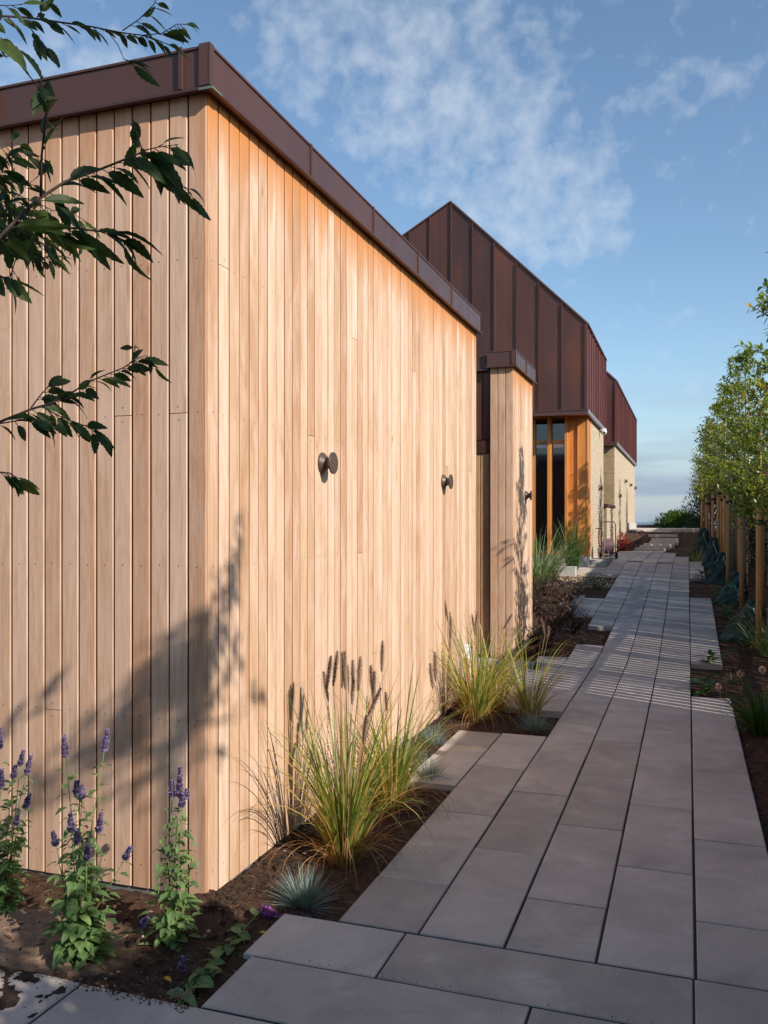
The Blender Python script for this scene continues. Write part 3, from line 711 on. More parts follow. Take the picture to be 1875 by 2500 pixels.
# ------------------------------------------------------------------ fence on the right
FX, FH = 1.32, 2.17
fe = thing('slatted_fence', (FX, 8, 0), 'tall weathered timber fence with narrow gaps behind the row of staked trees', 'fence')
yy = -6.0; pi_ = 0
while yy < 44:
    L = 1.26; mb = MB(); hh = FH if yy > 6.5 else (1.86 if yy > 1.2 else 2.04)
    gap = .0 if yy < 6.45 else .0265
    n = 9; pitch = (L-.09)/n
    for i in range(n):
        q_ = R(); g_ = gap*.5*((U(.8, 1.15) if q_ > .08 else .1) if yy < 9.6 else (U(.6, 1.1) if q_ > .62 else .05))
        a = yy+.09+i*pitch+g_; b = yy+.09+(i+1)*pitch-g_
        g0 = rise((a+b)/2)
        mb.box(FX-.004, FX+.004, a, b, g0-.02, g0+hh+U(-.004, .004))
    for zr in (.45, 1.45, hh-.08):
        mb.box(FX+.005, FX+.03, yy+.09, yy+L, rise(yy)+zr, rise(yy)+zr+.075)
    B(mb, 'panel', M['fence'], fe)
    mb = MB(); mb.box(FX-.035, FX+.055, yy, yy+.088, rise(yy)-.1, rise(yy)+hh+.03); B(mb, 'post', M['fence'], fe)
    yy += L; pi_ += 1

# ------------------------------------------------------------------ staked trees
def crown_variant(seed, H=4.0, base=1.5, rmax=.46, dens=1.0, LL=.078):
    random.seed(seed); mb = MB(); tw = MB()
    n = int(150*dens)
    for i in range(n):
        t = R()**1.05; z = base+.05+(H-.1-base)*t
        rr = rmax*U(.75, 1.2)*(1.0-.12*t if t < .55 else .934*(1-((t-.55)/.45))**.75+.16*(1-t))
        if t > .86: rr = .10
        a = U(0, 2*math.pi); L = rr*U(.55, 1.12); up = U(.15, .9)
        d = Vector((math.cos(a), math.sin(a), up)); d.normalize()
        p0 = Vector((0.03*math.cos(a), .03*math.sin(a), z-.25*L)); p1 = p0+d*L*1.05
        if p1.z > H: p1.z = H
        mid = (p0+p1)/2+Vector((0, 0, -.04*L))
        tw.tube([p0, mid, p1], [.006, .004, .002], 4, 0, False)
        m = int(9+L*22)
        for j in range(m):
            s_ = .25+.78*j/m
            q = p0.lerp(p1, s_) + Vector((U(-.02, .02), U(-.02, .02), U(-.02, .02)))
            ang = j*2.4+U(-.4, .4); o_ = d.orthogonal().normalized(); b_ = d.cross(o_)
            ld = (o_*math.cos(ang)+b_*math.sin(ang))*.85+d*U(.3, .9)
            mb.leaf(q, ld, Vector((U(-.3, .3), U(-.3, .3), 1)), LL*U(.6, 1.15), LL*.40*U(.8, 1.2), U(-.1, .35), 3, 0, 0, .3)
    # leader at the tip
    for j in range(34):
        z = H-.62+.62*j/34; a = j*2.4
        mb.leaf(Vector((.012*math.cos(a), .012*math.sin(a), z)), Vector((math.cos(a), math.sin(a), U(.5, 1.3))), Vector((0, 0, 1)), LL*U(.6, 1.05), LL*.38, .15, 3)
    tr = MB(); tr.tube([(0, 0, -.1), (.004, 0, .7), (-.006, .004, 1.6), (.004, 0, 2.6), (0, 0, H-.1)], [.026, .023, .020, .013, .003], 8)
    cane = MB(); cane.tube([(.04, .02, .2), (.045, .02, H-.55)], .007, 6)
    return mb, tw, tr, cane
PROTO = []
for sd, H, rm, bs, dn, LF_ in ((11, 3.95, .46, 1.5, 1, .082), (12, 4.15, .50, 1.5, 1, .082), (13, 3.8, .50, 1.5, 1, .082)):
    a, b, c, d = crown_variant(sd, H, bs, rm, dn, LF_)
    me = []
    for nm, m_, mt, smo in (('crown', a, M['tree_leaf'], False), ('twigs', b, M['twig'], False), ('trunk', c, M['bark'], True), ('cane', d, M['stake'], True)):
        o = m_.build(nm, mt, None, smo); me.append((nm, o.data)); COL.objects.unlink(o); bpy.data.objects.remove(o)
    PROTO.append(me)
random.seed(21)
TREES = [
  # x, y, variant, scale, label
    (.82, .70, 0, 1.06, 'unseen evergreen tree added beside the paving to shade the foreground branches and slabs'),  # out of view, added for its shade on the overhanging branches and front slabs
    (.86, 8.75, 1, .99, 'third staked evergreen tree, just outside the right edge of the photo'),
    (.84, 11.6, 2, .90, 'staked evergreen tree at the right edge, tallest looking crown with a bare tip'),
    (.84, 14.6, 0, 1.0, 'staked evergreen tree second from the right, tip level with the copper ridge shoulder'),
    (.80, 17.3, 1, .98, 'staked evergreen tree in the middle of the visible row'),
    (.76, 20.2, 2, 1.02, 'staked evergreen tree just beyond the middle of the row'),
    (.70, 23.4, 0, 1.0, 'staked evergreen tree third from the far end of the row'),
    (.60, 26.5, 1, .92, 'staked evergreen tree second from the far end of the row'),
    (.50, 29.8, 2, .86, 'farthest staked evergreen tree, next to the terrace steps')]
for i, (x, y, vr, sc, lb) in enumerate(TREES):
    t = thing('evergreen_tree', (x, y, soil_z(x, y)), lb, 'tree', 'young evergreen trees in a row along the fence', rz=i*2.1)
    wd = 1.3 if i == 0 else (1.0 if i < 5 else 1.25)  # first tree widened so its shade covers more of the front slabs
    t.scale = (sc*wd, sc*wd, sc)
    for nm, me in PROTO[vr]:
        o = bpy.data.objects.new(nm, me); COL.objects.link(o); o.parent = t
# unseen slender-branched tree beyond the fence, crown shaped to shade the cedar corner
random.seed(33)
sun_dir = Vector((1, -.48, .66))
def toward(wp, X): return wp + sun_dir*(X-wp.x)
bt = thing('slender_tree', (2.35, .95, 0), 'unseen loose-crowned tree beyond the fence, crown shaped to shade the near cedar corner', 'tree')
lf, tw = MB(), MB(); hub = Vector((2.35, .98, 3.45))
for (x, y, r_, n_) in ((525, 1130, .03, 5), (518, 1165, .035, 9), (508, 1200, .045, 12), (498, 1240, .05, 16), (480, 1280, .06, 20), (505, 1290, .04, 10), (452, 1335, .07, 30), (485, 1345, .05, 16), (410, 1385, .08, 34), (450, 1400, .08, 34),
        (360, 1435, .08, 34), (410, 1455, .08, 34), (310, 1480, .08, 34), (365, 1500, .08, 34), (262, 1530, .08, 30), (320, 1550, .08, 30), (210, 1590, .08, 26), (270, 1600, .07, 20), (150, 1650, .08, 22), (100, 1695, .08, 18), (215, 1650, .06, 12),
        (512, 1375, .04, 8), (522, 1425, .035, 7), (490, 1455, .05, 12), (548, 1492, .035, 9), (568, 1502, .03, 6), (465, 1500, .06, 14), (475, 1625, .04, 9), (430, 1632, .045, 9), (350, 1650, .05, 10), (290, 1700, .05, 8), (400, 1545, .05, 8)):
    wp = at_y(x*1.1302, y*1.1302, SY0) if x < 445 else at_x(x*1.1302, y*1.1302, SX)
    c_ = toward(wp, 2.35+U(-.1, .1)); mid = hub.lerp(c_, .5)+Vector((U(-.05, .05), U(-.05, .05), -.03)); tw.tube([hub, mid, c_], [.008, .004, .002], 5)
    for j in range(n_):
        q = c_+Vector((random.gauss(0, r_*.6), random.gauss(0, r_*.6), random.gauss(0, r_*.55)))
        lf.leaf(q, Vector((U(-1, 1), U(-1, 1), U(-1, .4))), Vector((U(-.6, .6), U(-.6, .6), 1)), .075*U(.6, 1.1), .030, .2, 5, 0, .05)
lf.v = [(a-2.35, b-.95, c) for a, b, c in lf.v]; tw.v = [(a-2.35, b-.95, c) for a, b, c in tw.v]
lf.build('foliage', M['cherry_leaf'], bt); tw.build('branches', M['twig'], bt)
mb = MB(); mb.tube([(0, 0, -.2), (.02, 0, 1.2), (-.01, .02, 2.4), (0, .03, 3.46)], [.035, .03, .024, .016], 10); mb.build('trunk', M['bark'], bt, True)
# stakes
ST_ = [(.775, 10.95, .0), (.95, 13.0, .012), (.75, 13.85, -.01), (.80, 15.5, .0), (.64, 15.9, .006), (.84, 17.6, 0), (.70, 18.6, 0), (.60, 19.4, 0), (.73, 21.6, 0), (.58, 23.0, 0), (.62, 24.6, 0), (.50, 26.2, 0), (.55, 28.2, 0), (.42, 29.5, 0)]
SL = ['nearest round timber tree stake, rising from the green watering bag', 'timber stake directly behind the nearest stake, at the fence side', 'second orange tree stake along the path edge', 'stake behind the second path-side stake',
      'third orange stake along the path edge', 'stake standing at the fence side of the third tree', 'fourth stake counting along the path edge', 'fifth stake counting along the path edge', 'stake at the fence side past the fifth path stake',
      'sixth stake along the path edge', 'stake at the fence side past the sixth path stake', 'third stake from the far end', 'second stake from the far end', 'farthest tree stake beside the terrace steps']
for i, (x, y, ln) in enumerate(ST_):
    t = thing('tree_stake', (x, y, soil_z(x, y)-.02), SL[i], 'stake', 'round timber stakes holding the young trees')
    mb = MB(); h = 1.62+U(-.04, .08); r_ = .034
    mb.tube([(0, 0, -.1), (ln*.5, 0, h*.5), (ln, 0, h-.01), (ln, 0, h)], [r_, r_, r_, r_*.8], 18); mb.build('post', M['stake'], t, True)
    mb = MB(); zt = h-.17; mb.lathe([(-.028, r_+.004), (.028, r_+.004)], (ln, 0, zt), (0, 0, 1), 18); mb.bbox(ln+.02, ln+.13, -.012, .012, zt-.026, zt+.026, .003)
    mb.build('tie', M['black'], t)

# watering bags
def bag(p, w, h, label, lean=.1, seed=0):
    random.seed(seed); t = thing('watering_bag', p, label, 'watering bag', 'dark green watering bags round the tree feet')
    mb = MB(); n = 15; rows = 8
    offs = [[U(-.20, .20) for _ in range(n)] for _ in range(rows)]
    for i in range(rows):
        tt = i/(rows-1); rr = w*.5*(1-.70*tt**1.3)*(1.04 if i == 1 else 1)
        for kk in range(n):
            a = 2*math.pi*kk/n; q = rr*(1+offs[i][kk]*(1.5 if kk % 2 else -1.1)*(.4+tt))
            mb.v.append((q*math.cos(a)*1.05+lean*tt*w, q*math.sin(a)*.8, h*tt+(.04*h*math.sin(a*3+seed) if 0 < i else 0)))
    for i in range(rows-1):
        for kk in range(n): mb.f.append((i*n+kk, i*n+(kk+1) % n, (i+1)*n+(kk+1) % n, (i+1)*n+kk)); mb.m.append(0)
    mb.f.append(tuple((rows-1)*n+kk for kk in range(n))); mb.m.append(0)
    mb.build('tarp', M['tarp'], t)
    mb = MB(); mb.tube([(lean*w, -.05*w, h*.96), (lean*w-.02, -.2*w, h*.8), (lean*w+.03, -.3*w, h*.6), (lean*w+.06, -.33*w, h*.45)], .005, 5); mb.build('drawstring', M['white'], t)
def soilp(x, y, dz=-.02): return (x, y, soil_z(x, y)+dz)
bag(soilp(.60, 11.35), .46, .50, 'largest crumpled green watering bag, leaning on the nearest stake', .35, 3)
bag(soilp(.62, 14.2), .42, .50, 'second green watering bag, behind the second path-side stake', .3, 5)
bag(soilp(.48, 16.6), .44, .55, 'third green watering bag, beside the third path-side stake', .3, 8)
bag(soilp(.42, 19.0), .34, .62, 'narrow green watering bag pulled up beside the fourth stake', .25, 10)
bag(soilp(.30, 24.2), .50, .72, 'farthest green watering bag, below the terrace steps', .2, 12)
bag(soilp(.62, 7.55), .26, .12, 'half-buried green bag behind the seed heads at the right edge', .1, 14)

# ivy and climbers on the fence
def leaf_cloud(mb, pts, L, mi=0, spread=1.0, droop=.2, rows=3, wr=.5):
    for p in pts:
        d = Vector((U(-1, 1), U(-1, 1), U(-.6, .8)))*spread
        mb.leaf(p, d, Vector((U(-.5, .5), U(-.5, .5), 1)), L*U(.6, 1.2), L*wr, droop, rows, mi)
random.seed(5); mb = MB()
pts = []
for _ in range(5200):
    y = U(14.2, 31); z = soil_z(1.2, y)+U(0, 1.75)*(1 if R() < .8 else .4)
    if noise.noise(Vector((y*.9, z*1.3, 2))) > -.12: pts.append(Vector((FX-.03-abs(random.gauss(0, .06)), y, z)))
iv = thing('ivy', (FX-.03, 20, .5), 'dark ivy climbing over the fence behind the tree stakes', 'ivy')
leaf_cloud(mb, pts, .075, wr=.8); B(mb, 'foliage', M['ivy'], iv)
mb = MB()
for _ in range(26):
    y = U(14.5, 30); z0 = soil_z(1.2, y); mb.tube([(FX-.02, y, z0), (FX-.025, y+U(-.1, .1), z0+.6), (FX-.02, y+U(-.2, .2), z0+1.4)], .006, 5)
B(mb, 'stems', M['twig'], iv)

# ------------------------------------------------------------------ grasses
def blade(mb, p0, az, L, lean, curl, w, mi=0, n=7):
    """arching blade: starts steep, bends over by curl"""
    pts = [Vector(p0)]; th = lean; st = L/n; h = Vector((math.cos(az), math.sin(az), 0)); tw = U(-.25, .25)
    for i in range(n):
        th += curl/n*(.4+1.2*i/n)
        h2 = Matrix.Rotation(tw*i/n, 3, 'Z') @ h
        pts.append(pts[-1]+(h2*math.sin(th)+Vector((0, 0, math.cos(th))))*st)
    ws = [w*(.75+.5*min(1, 3*i/n))*(1-(i/n)**2.2)+.0002 for i in range(n+1)]
    side = h.cross(Vector((0, 0, 1))); side = (Matrix.Rotation(U(-.9, .9), 3, 'Z') @ side).normalized()
    mb.ribbon(pts, ws, side, mi, .35)
    return pts
def brush(mb, p, d, L, r, bend=0.0):
    """bottlebrush flower head made of many fine bristles"""
    d = Vector(d).normalized(); a = d.orthogonal().normalized(); b = d.cross(a)
    mb.tube([p, p+d*L*.5, p+d*L], [.0028, .003, .001], 5)
    n = int(L*1900)
    for i in range(n):
        t = i/n; ang = i*2.39996; rr = r*(math.sin(math.pi*(.06+.9*t))**.55)*U(.7, 1.15)
        o = a*math.cos(ang)+b*math.sin(ang); q = p+d*L*t
        e = q+o*rr+d*rr*.85; s_ = o.cross(d)*.0013
        mb.face([q-s_*1.6, q+s_*1.6, e])
        if i % 2 == 0:
            q2 = q+o*rr*.3; s3 = o.cross(d)*.0022
            mb.face([q2-s3-d*.003, q2+s3-d*.003, q2+o*.003+d*.007])
def fountain(p, label, seed, n=150, H=.62, spread=.55, spikes=(), dry=70, s=1.0):
    random.seed(seed); t = thing('fountain_grass', p, label, 'ornamental grass', 'clumps of fountain grass along the cedar wall')
    mb = MB()
    for i in range(int(n*.8)):
        a = U(0, 2*math.pi); r_ = .055*math.sqrt(R())*s
        blade(mb, (r_*math.cos(a), r_*math.sin(a), -.02), a+U(-.5, .5), H*U(.6, 1.45), U(.02, .36)*spread/.55, U(.1, 1.5)*(1 if R() < .7 else 1.7), .0042*U(.7, 1.35), 0, 10)
    mb.build('blades', M['penn_leaf'], t)
    mb = MB()
    for i in range(dry):
        a = U(0, 2*math.pi); r_ = .065*math.sqrt(R())*s
        blade(mb, (r_*math.cos(a), r_*math.sin(a), -.015), a+U(-.6, .6), H*U(.25, 1.0), U(.05, .65), U(.9, 3.2), .0019*U(.7, 1.4), 0, 9)
    mb.build('dry_blades', M['penn_dry'], t)
    base = Vector(p)
    for (tip, L) in spikes:   # tip in world coordinates
        tip = Vector(tip)-base; b0 = Vector((U(-.03, .03), U(-.03, .03), 0))
        dv = (tip-b0); low = tip-Vector((dv.x*.12+U(-.035, .035), dv.y*.12+U(-.035, .035), L*1.12))
        mb = MB(); st = [b0+(low-b0)*q+Vector((0, 0, .10*math.sin(math.pi*q)*dv.length*.25)) for q in (0, .25, .5, .75, 1)]
        mb.tube(st, .0014, 4); d_ = (tip-low); brush(mb, low, d_, d_.length, .023)
        mb.build('flower_spike', M['spike'], t)
    return t
g1p = gp(841, 2100); 
def tips(lst, Y): return [(at_y(u, v, Y+dy), L) for (u, v, L, dy) in lst]
fountain(g1p, 'nearest clump of fountain grass with many brown bottlebrush heads', 31, 190, .66, .5, tips([
    (808, 1602, .14, .03), (824, 1590, .14, .05), (835, 1592, .15, -.03), (842, 1590, .15, .0), (880, 1604, .13, .1), (861, 1612, .12, .15),
    (905, 1625, .12, .06), (914, 1640, .12, 0), (930, 1680, .11, -.05), (895, 1745, .12, -.1), (862, 1660, .10, .2), (790, 1640, .12, .2)], g1p.y), 100)
g2p = gp(957, 1975)
fountain(g2p, 'second clump of fountain grass, drooping behind the nearest clump', 32, 150, .60, .62, tips([(934, 1565, .15, .05), (942, 1690, .09, .1), (1062, 1592, .14, .25), (1050, 1620, .12, .3)], g2p.y), 80)
g3p = gp(1165, 1762)
fountain(g3p, 'broad fountain grass clump at the far end of the cedar wall', 33, 190, .70, .62, tips([(1084, 1460, .17, .1), (1094, 1480, .17, .25), (1100, 1510, .14, .2), (1152, 1500, .15, .15), (1166, 1492, .15, .2), (1250, 1500, .1, 0)], g3p.y), 110, 1.2)
g4p = gp(1292, 1752)
fountain(g4p, 'thin fountain grass clump overhanging the paving, right of the broad clump', 34, 90, .66, .55, tips([(1322, 1510, .12, .0), (1340, 1530, .1, .05)], g4p.y), 60)
gx = gp(1110, 1790)
fountain(gp(1210, 1735), 'dry golden fountain grass clump tucked behind the broad clump', 35, 120, .62, .7, (), 130, 1.1)

def fescue(p, label, seed, r=.16, n=330, w=.0009):
    random.seed(seed); t = thing('blue_fescue', p, label, 'blue grass', 'tufts of blue fescue in the bed')
    mb = MB()
    for i in range(n):
        a = U(0, 2*math.pi)
        blade(mb, (.02*math.cos(a), .02*math.sin(a), -.01), a+U(-.3, .3), r*U(.75, 1.3), U(.05, 1.35), U(.1, .55), w*U(.8, 1.3), 0, 5)
    mb.build('blades', M['fescue'], t)
fescue(gp(742, 2212), 'largest blue fescue tuft, at the corner of the front paving', 41, .140, 420, .0010)
fescue(gp(1046, 1908), 'blue fescue tuft at the paving step, in front of the second grass clump', 42, .15)
fescue(gp(1056, 1822), 'blue fescue tuft close to the cedar wall, higher of the middle three', 43, .15)
fescue(gp(985, 1852), 'shaded blue fescue tuft against the cedar wall behind the grasses', 44, .15)
fescue(gp(1306, 1785), 'blue fescue tuft in the soil notch at the path edge', 45, .15)

# ------------------------------------------------------------------ giant hyssop (purple spikes)
def spike(mb, p, d, L, r, mi=0):
    d = Vector(d).normalized(); a = d.orthogonal().normalized(); b = d.cross(a)
    n = int(L*2600)
    for i in range(n):
        t = i/n; ang = i*2.39996
        if math.sin(t*L*210) < -.78: continue
        rr = r*(1-.35*t)*(.75+.35*math.sin(math.pi*min(1, t*1.2+.1)))*U(.7, 1.15)
        o = a*math.cos(ang)+b*math.sin(ang); q = p+d*L*t+o*rr*.35
        e = q+o*rr*.65+d*.005; s_ = o.cross(d)*.0034
        mb.face([q-s_-d*.002, q+s_-d*.002, e+s_*.9, e+d*.003, e-s_*.9])
def hyssop(base, label, seed, stems, group='purple-flowered hyssop plants in front of the shed', leafL=.055, dens=1.0, lowbush=40):
    random.seed(seed); base = Vector(base); t = thing('hyssop_plant', base, label, 'flowering plant', group)
    st, lf = MB(), MB()
    for (tip, L) in stems:
        tip = Vector(tip)-base; b0 = Vector((U(-.03, .03), U(-.03, .03), -.02)); low = tip-Vector((tip.x*.12, tip.y*.12, L))
        mid = b0.lerp(low, .5)+Vector((U(-.025, .025), U(-.025, .025), 0))
        path = [b0, b0.lerp(mid, .5)+Vector((U(-.008, .008), U(-.008, .008), 0)), mid, mid.lerp(low, .5), low]
        st.tube(path, [.0028, .0026, .0022, .0018, .0014], 5)
        length = (low-b0).length; nn = max(3, int(length/.038*dens))
        for j in range(nn):
            s_ = (j+.6)/nn
            if s_ > .97: break
            k_ = s_*4; i0 = min(3, int(k_)); q = path[i0].lerp(path[i0+1], k_-i0)
            a = (j % 2)*math.pi/2+U(-.4, .4)
            sz = leafL*(1.05-.55*s_)*U(.75, 1.25)
            for sg in (0, math.pi):
                dd = Vector((math.cos(a+sg), math.sin(a+sg), U(-.15, .45)))
                if R() < .9: 
                    pet = q+dd.normalized()*.014; lf.leaf(pet, dd, Vector((0, 0, 1)), sz, sz*.58, U(.2, .7), 6, 0, .08)
                    if R() < .35: lf.leaf(q, dd+Vector((0, 0, .8)), Vector((0, 0, 1)), sz*.4, sz*.22, .2, 3)
        if L > .02:
            m = MB(); d_ = tip-low; spike(m, low, d_, d_.length*1.05, .0145); o = m.build('flower_spike', M['purple'], t)
    for i in range(lowbush):
        a = U(0, 6.283); r_ = U(.01, .09); q = Vector((r_*math.cos(a), r_*math.sin(a), U(0, .13)))
        lf.leaf(q, Vector((math.cos(a), math.sin(a), U(0, .6))), Vector((0, 0, 1)), leafL*U(.5, .95), leafL*.5, U(.2, .6), 6, 0, .08)
    st.build('stems', M['stem'], t, True); lf.build('foliage', M['mint_leaf'], t)
    return t
def D2(x, y): return x*1.1302, y*1.1302
def tp(x, y, Y): return at_y(x*1.1302, y*1.1302, Y)
bB = gp(*D2(377, 2035))
hyssop(bB, 'upright purple hyssop in front of the shed corner, tallest single column', 51, [(tp(389, 1658, bB.y), .11), (tp(371, 1690, bB.y), .055), (tp(403, 1708, bB.y+.03), .03), (tp(395, 1715, bB.y-.02), .05),
    (tp(408, 1790, bB.y-.03), .0), (tp(350, 1800, bB.y), .0), (tp(362, 1830, bB.y+.05), .03), (tp(420, 1850, bB.y), 0), (tp(385, 1760, bB.y), 0)], leafL=.055, lowbush=50)
bA = gp(*D2(172, 2062))
hyssop(bA, 'widest purple hyssop with many spikes, middle of the three by the front wall', 52, [(tp(138, 1590, bA.y+.12), .075), (tp(232, 1580, bA.y+.1), .07), (tp(165, 1688, bA.y+.05), .05), (tp(178, 1700, bA.y+.08), .04),
    (tp(218, 1760, bA.y), .065), (tp(152, 1762, bA.y-.03), .06), (tp(166, 1795, bA.y-.02), .05), (tp(190, 1828, bA.y-.06), .055), (tp(115, 1800, bA.y-.02), .045), (tp(282, 1830, bA.y+.05), .045),
    (tp(240, 1960, bA.y), .0), (tp(110, 1930, bA.y), 0), (tp(150, 1860, bA.y-.06), .0), (tp(205, 1880, bA.y), 0), (tp(130, 1880, bA.y), 0), (tp(318, 1985, bA.y+.02), .035)], leafL=.066, lowbush=60)
bC = gp(*D2(-6, 1955))
hyssop(bC, 'purple hyssop cut off by the left edge of the photo', 53, [(tp(50, 1625, bC.y), .055), (tp(66, 1635, bC.y+.1), .07), (tp(33, 1655, bC.y), .05), (tp(4, 1665, bC.y), .07), (tp(63, 1718, bC.y-.05), .055),
    (tp(40, 1755, bC.y-.05), .055), (tp(0, 1575, bC.y+.05), .08), (tp(-30, 1640, bC.y), .06), (tp(4, 1770, bC.y), 0), (tp(30, 1820, bC.y), 0), (tp(60, 1800, bC.y), 0), (tp(15, 1860, bC.y), 0)], leafL=.062, lowbush=30)
# fallen stem
f0 = gp(*D2(378, 2195)); f1_ = gp(*D2(590, 1985))
random.seed(55); fl = thing('fallen_hyssop_stem', f0, 'broken hyssop stems lying on the soil with a magenta flower head and a dried head', 'flowering plant')
st, lf = MB(), MB()
ends = [(gp(*D2(560, 1990)), .035), (gp(*D2(540, 2010)), .03), (gp(*D2(470, 2075)), .02)]
for (e, hgt) in ends:
    e = e-f0; path = [Vector((U(-.01, .01), 0, .012)), e*.3+Vector((0, 0, .03)), e*.65+Vector((0, 0, .035)), e+Vector((0, 0, hgt))]
    st.tube(path, [.003, .0026, .0022, .0016], 5)
    for j in range(11):
        s_ = min(.99, .2+.8*j/11+U(-.05, .05)); k_ = s_*3; i0 = min(2, int(k_)); q = path[i0].lerp(path[i0+1], k_-i0); a = U(0, 6.28)
        lf.leaf(q, Vector((math.cos(a), math.sin(a), U(-.1, .4))), Vector((U(-.6, .6), U(-.6, .6), 1)), .062*U(.6, 1.2), .034, U(0, .6), 6, 0, .08)
st.build('stems', M['stem'], fl); lf.build('foliage', M['mint_leaf'], fl)
m = MB(); e = f1_-f0; spike(m, e+Vector((-.05, -.01, .03)), Vector((1, -.25, .05)), .085, .022); m.build('flower_spike', M['magenta'], fl)
m = MB(); q = gp(*D2(392, 2105))-f0; spike(m, q+Vector((0, 0, .01)), Vector((.05, .1, 1)), .045, .015); m.build('flower_spike', M['purple'], fl)
m = MB()
q = gp(*D2(390, 2168))-f0
for i in range(260):
    o_ = Vector((U(-1, 1), U(-1, 1), U(-.3, 1))).normalized(); c_ = q+Vector((U(-.035, .035), U(-.012, .012), .02))+o_*.016
    m.face([c_, c_+Vector((U(-.006, .006), U(-.006, .006), .004)), c_+o_*.006])
m.build('dried_head', M['allium'], fl)

# ------------------------------------------------------------------ mulch, stones, clods
def in_bed(x, y):
    if y < 2.37: return False
    if y < 3.05 and x > -1.46: return False
    if x < SX and y > SY0-.01 and y < SY1: return False
    if x < BX and 9.5 < y < 10.8: return False
    if -.93 < x < .03 : return False
    if x <= -.93:
        if y < 6.14 and x > -1.245: return False
        if 4.83 < y < 6.14 and x > -1.56: return False
        if 6.98 < y < 9.78 and x > -1.56: return False
        if 6.98 < y < 10.53 and x > -1.245: return False
        if 7.8 < y < 9.5: return False
        if y > 11.75 and x > -1.245: return False
        return True
    if x < .345 and (y < 7.97 or 9.76 < y < 14.5): return False
    return x < 1.3
random.seed(61)
def surf(x, y):
    a = noise.noise(Vector((x*2.2, y*2.2, 0)))*.018 + noise.fractal(Vector((x*9, y*9, 3)), 1.0, 2.0, 4)*.012
    if y < 8.2: a += abs(noise.noise(Vector((x*28, y*28, 9))))*.010
    if -2.1 < x < -1.45 and 3 < y < 7.8: a += .040*max(0, 1-abs(x+1.80)/.22)*(0.6+.9*abs(noise.noise(Vector((y*5, 1, 1)))))
    if -4 < x < -1.8 and 2.8 < y < 3.1: a += .016*max(0, 1-abs(y-3.06)/.2)
    return soil_z(x, y)+a-.004
mb = MB(); pb = MB(); cnt = 0
for _ in range(26000):
    y = 2.37+(14-2.37)*R()**1.8; x = U(-3.6, -.93) if R() < .72 else U(.34, 1.15)
    if not in_bed(x, y): continue
    sandy = ((x+2.35)**2+((y-2.62)*2)**2) < .33
    if sandy and R() < .8: continue
    p = Vector((x, y, surf(x, y)+.002)); L = U(.005, .024)*(1 if R() < .93 else 2.2); w = L*U(.15, .5); a = U(0, 6.28); d = Vector((math.cos(a), math.sin(a), U(-.25, .35))).normalized(); s_ = Vector((-math.sin(a), math.cos(a), U(-.3, .3))).normalized()
    up = d.cross(s_)*.0015
    mb.idx([p-d*L/2-s_*w/2, p+d*L/2-s_*w/2, p+d*L/2+s_*w/2, p-d*L/2+s_*w/2, p+up*1.5], [(0, 1, 4), (1, 2, 4), (2, 3, 4), (3, 0, 4)])
tag(mb.build('mulch', M['chip']), kind='stuff')
ICO = [(0, 0, 1), (.894, 0, .447), (.276, .851, .447), (-.724, .526, .447), (-.724, -.526, .447), (.276, -.851, .447), (.724, .526, -.447), (-.276, .851, -.447), (-.894, 0, -.447), (-.276, -.851, -.447), (.724, -.526, -.447), (0, 0, -1)]
ICF = [(0,1,2),(0,2,3),(0,3,4),(0,4,5),(0,5,1),(1,6,2),(2,7,3),(3,8,4),(4,9,5),(5,10,1),(2,6,7),(3,7,8),(4,8,9),(5,9,10),(1,10,6),(6,11,7),(7,11,8),(8,11,9),(9,11,10),(10,11,6)]
def lump(mb, p, r, fl=.6):
    sx, sy, sz = r*U(.7, 1.2), r*U(.7, 1.2), r*fl*U(.7, 1.1); a = U(0, 3)
    P = []
    for (x, y, z) in ICO:
        q = U(.8, 1.15); X, Y, Z = x*sx*q, y*sy*q, z*sz*q
        P.append((p[0]+X*math.cos(a)-Y*math.sin(a), p[1]+X*math.sin(a)+Y*math.cos(a), p[2]+Z))
    mb.idx(P, ICF)
for _ in range(1500):
    y = 2.4+10*R()**1.8; x = U(-3.4, -.95) if R() < .75 else U(.36, 1.15)
    if in_bed(x, y): lump(pb, (x, y, surf(x, y)), U(.0025, .009) if R() < .93 else U(.01, .018))
tag(pb.build('pebbles', M['pebble']), kind='stuff')
cl = MB()
for _ in range(2600):
    if R() < .55: x, y = -1.80+abs(random.gauss(0, .10)), U(3.0, 7.7)
    else: x, y = U(-3.3, -.95) if R() < .7 else U(.36, 1.1), 2.4+8*R()**1.6
    if in_bed(x, y) and not ((x+2.35)**2+((y-2.62)*2)**2) < .2: lump(cl, (x, y, surf(x, y)+.002), U(.004, .014) if R() < .9 else U(.014, .026), .75)
tag(cl.build('soil_clods', M['clod']), kind='stuff')
# soil spilt on the front-left slab
sp_ = MB(); c0 = gp(30, 2440)
for _ in range(11000):
    x, y = c0.x+random.gauss(-.05, .14), c0.y+random.gauss(-.02, .085)
    if 2.04 < y < 2.364 and x < -1.87 and noise.fractal(Vector((x*9, y*9, 4)), 1.0, 2.0, 3) > -.12: lump(sp_, (x, y, .0005), U(.001, .0030), .5)
for i in range(130):
    for j in range(82):
        x, y = -2.50+i*.005, 2.04+j*.004-.0; d_ = ((x-c0.x+.05)/.30)**2+((y-c0.y+.02)/.17)**2
        if x < -1.872 and y < 2.36 and noise.fractal(Vector((x*9, y*9, 4)), 1.0, 2.0, 5) > -.20+.75*d_: sp_.face([(x, y, .0022), (x+.005, y, .0022), (x+.005, y+.004, .0026), (x, y+.004, .0026)])
tag(sp_.build('spilt_soil', M['clod']), kind='stuff')
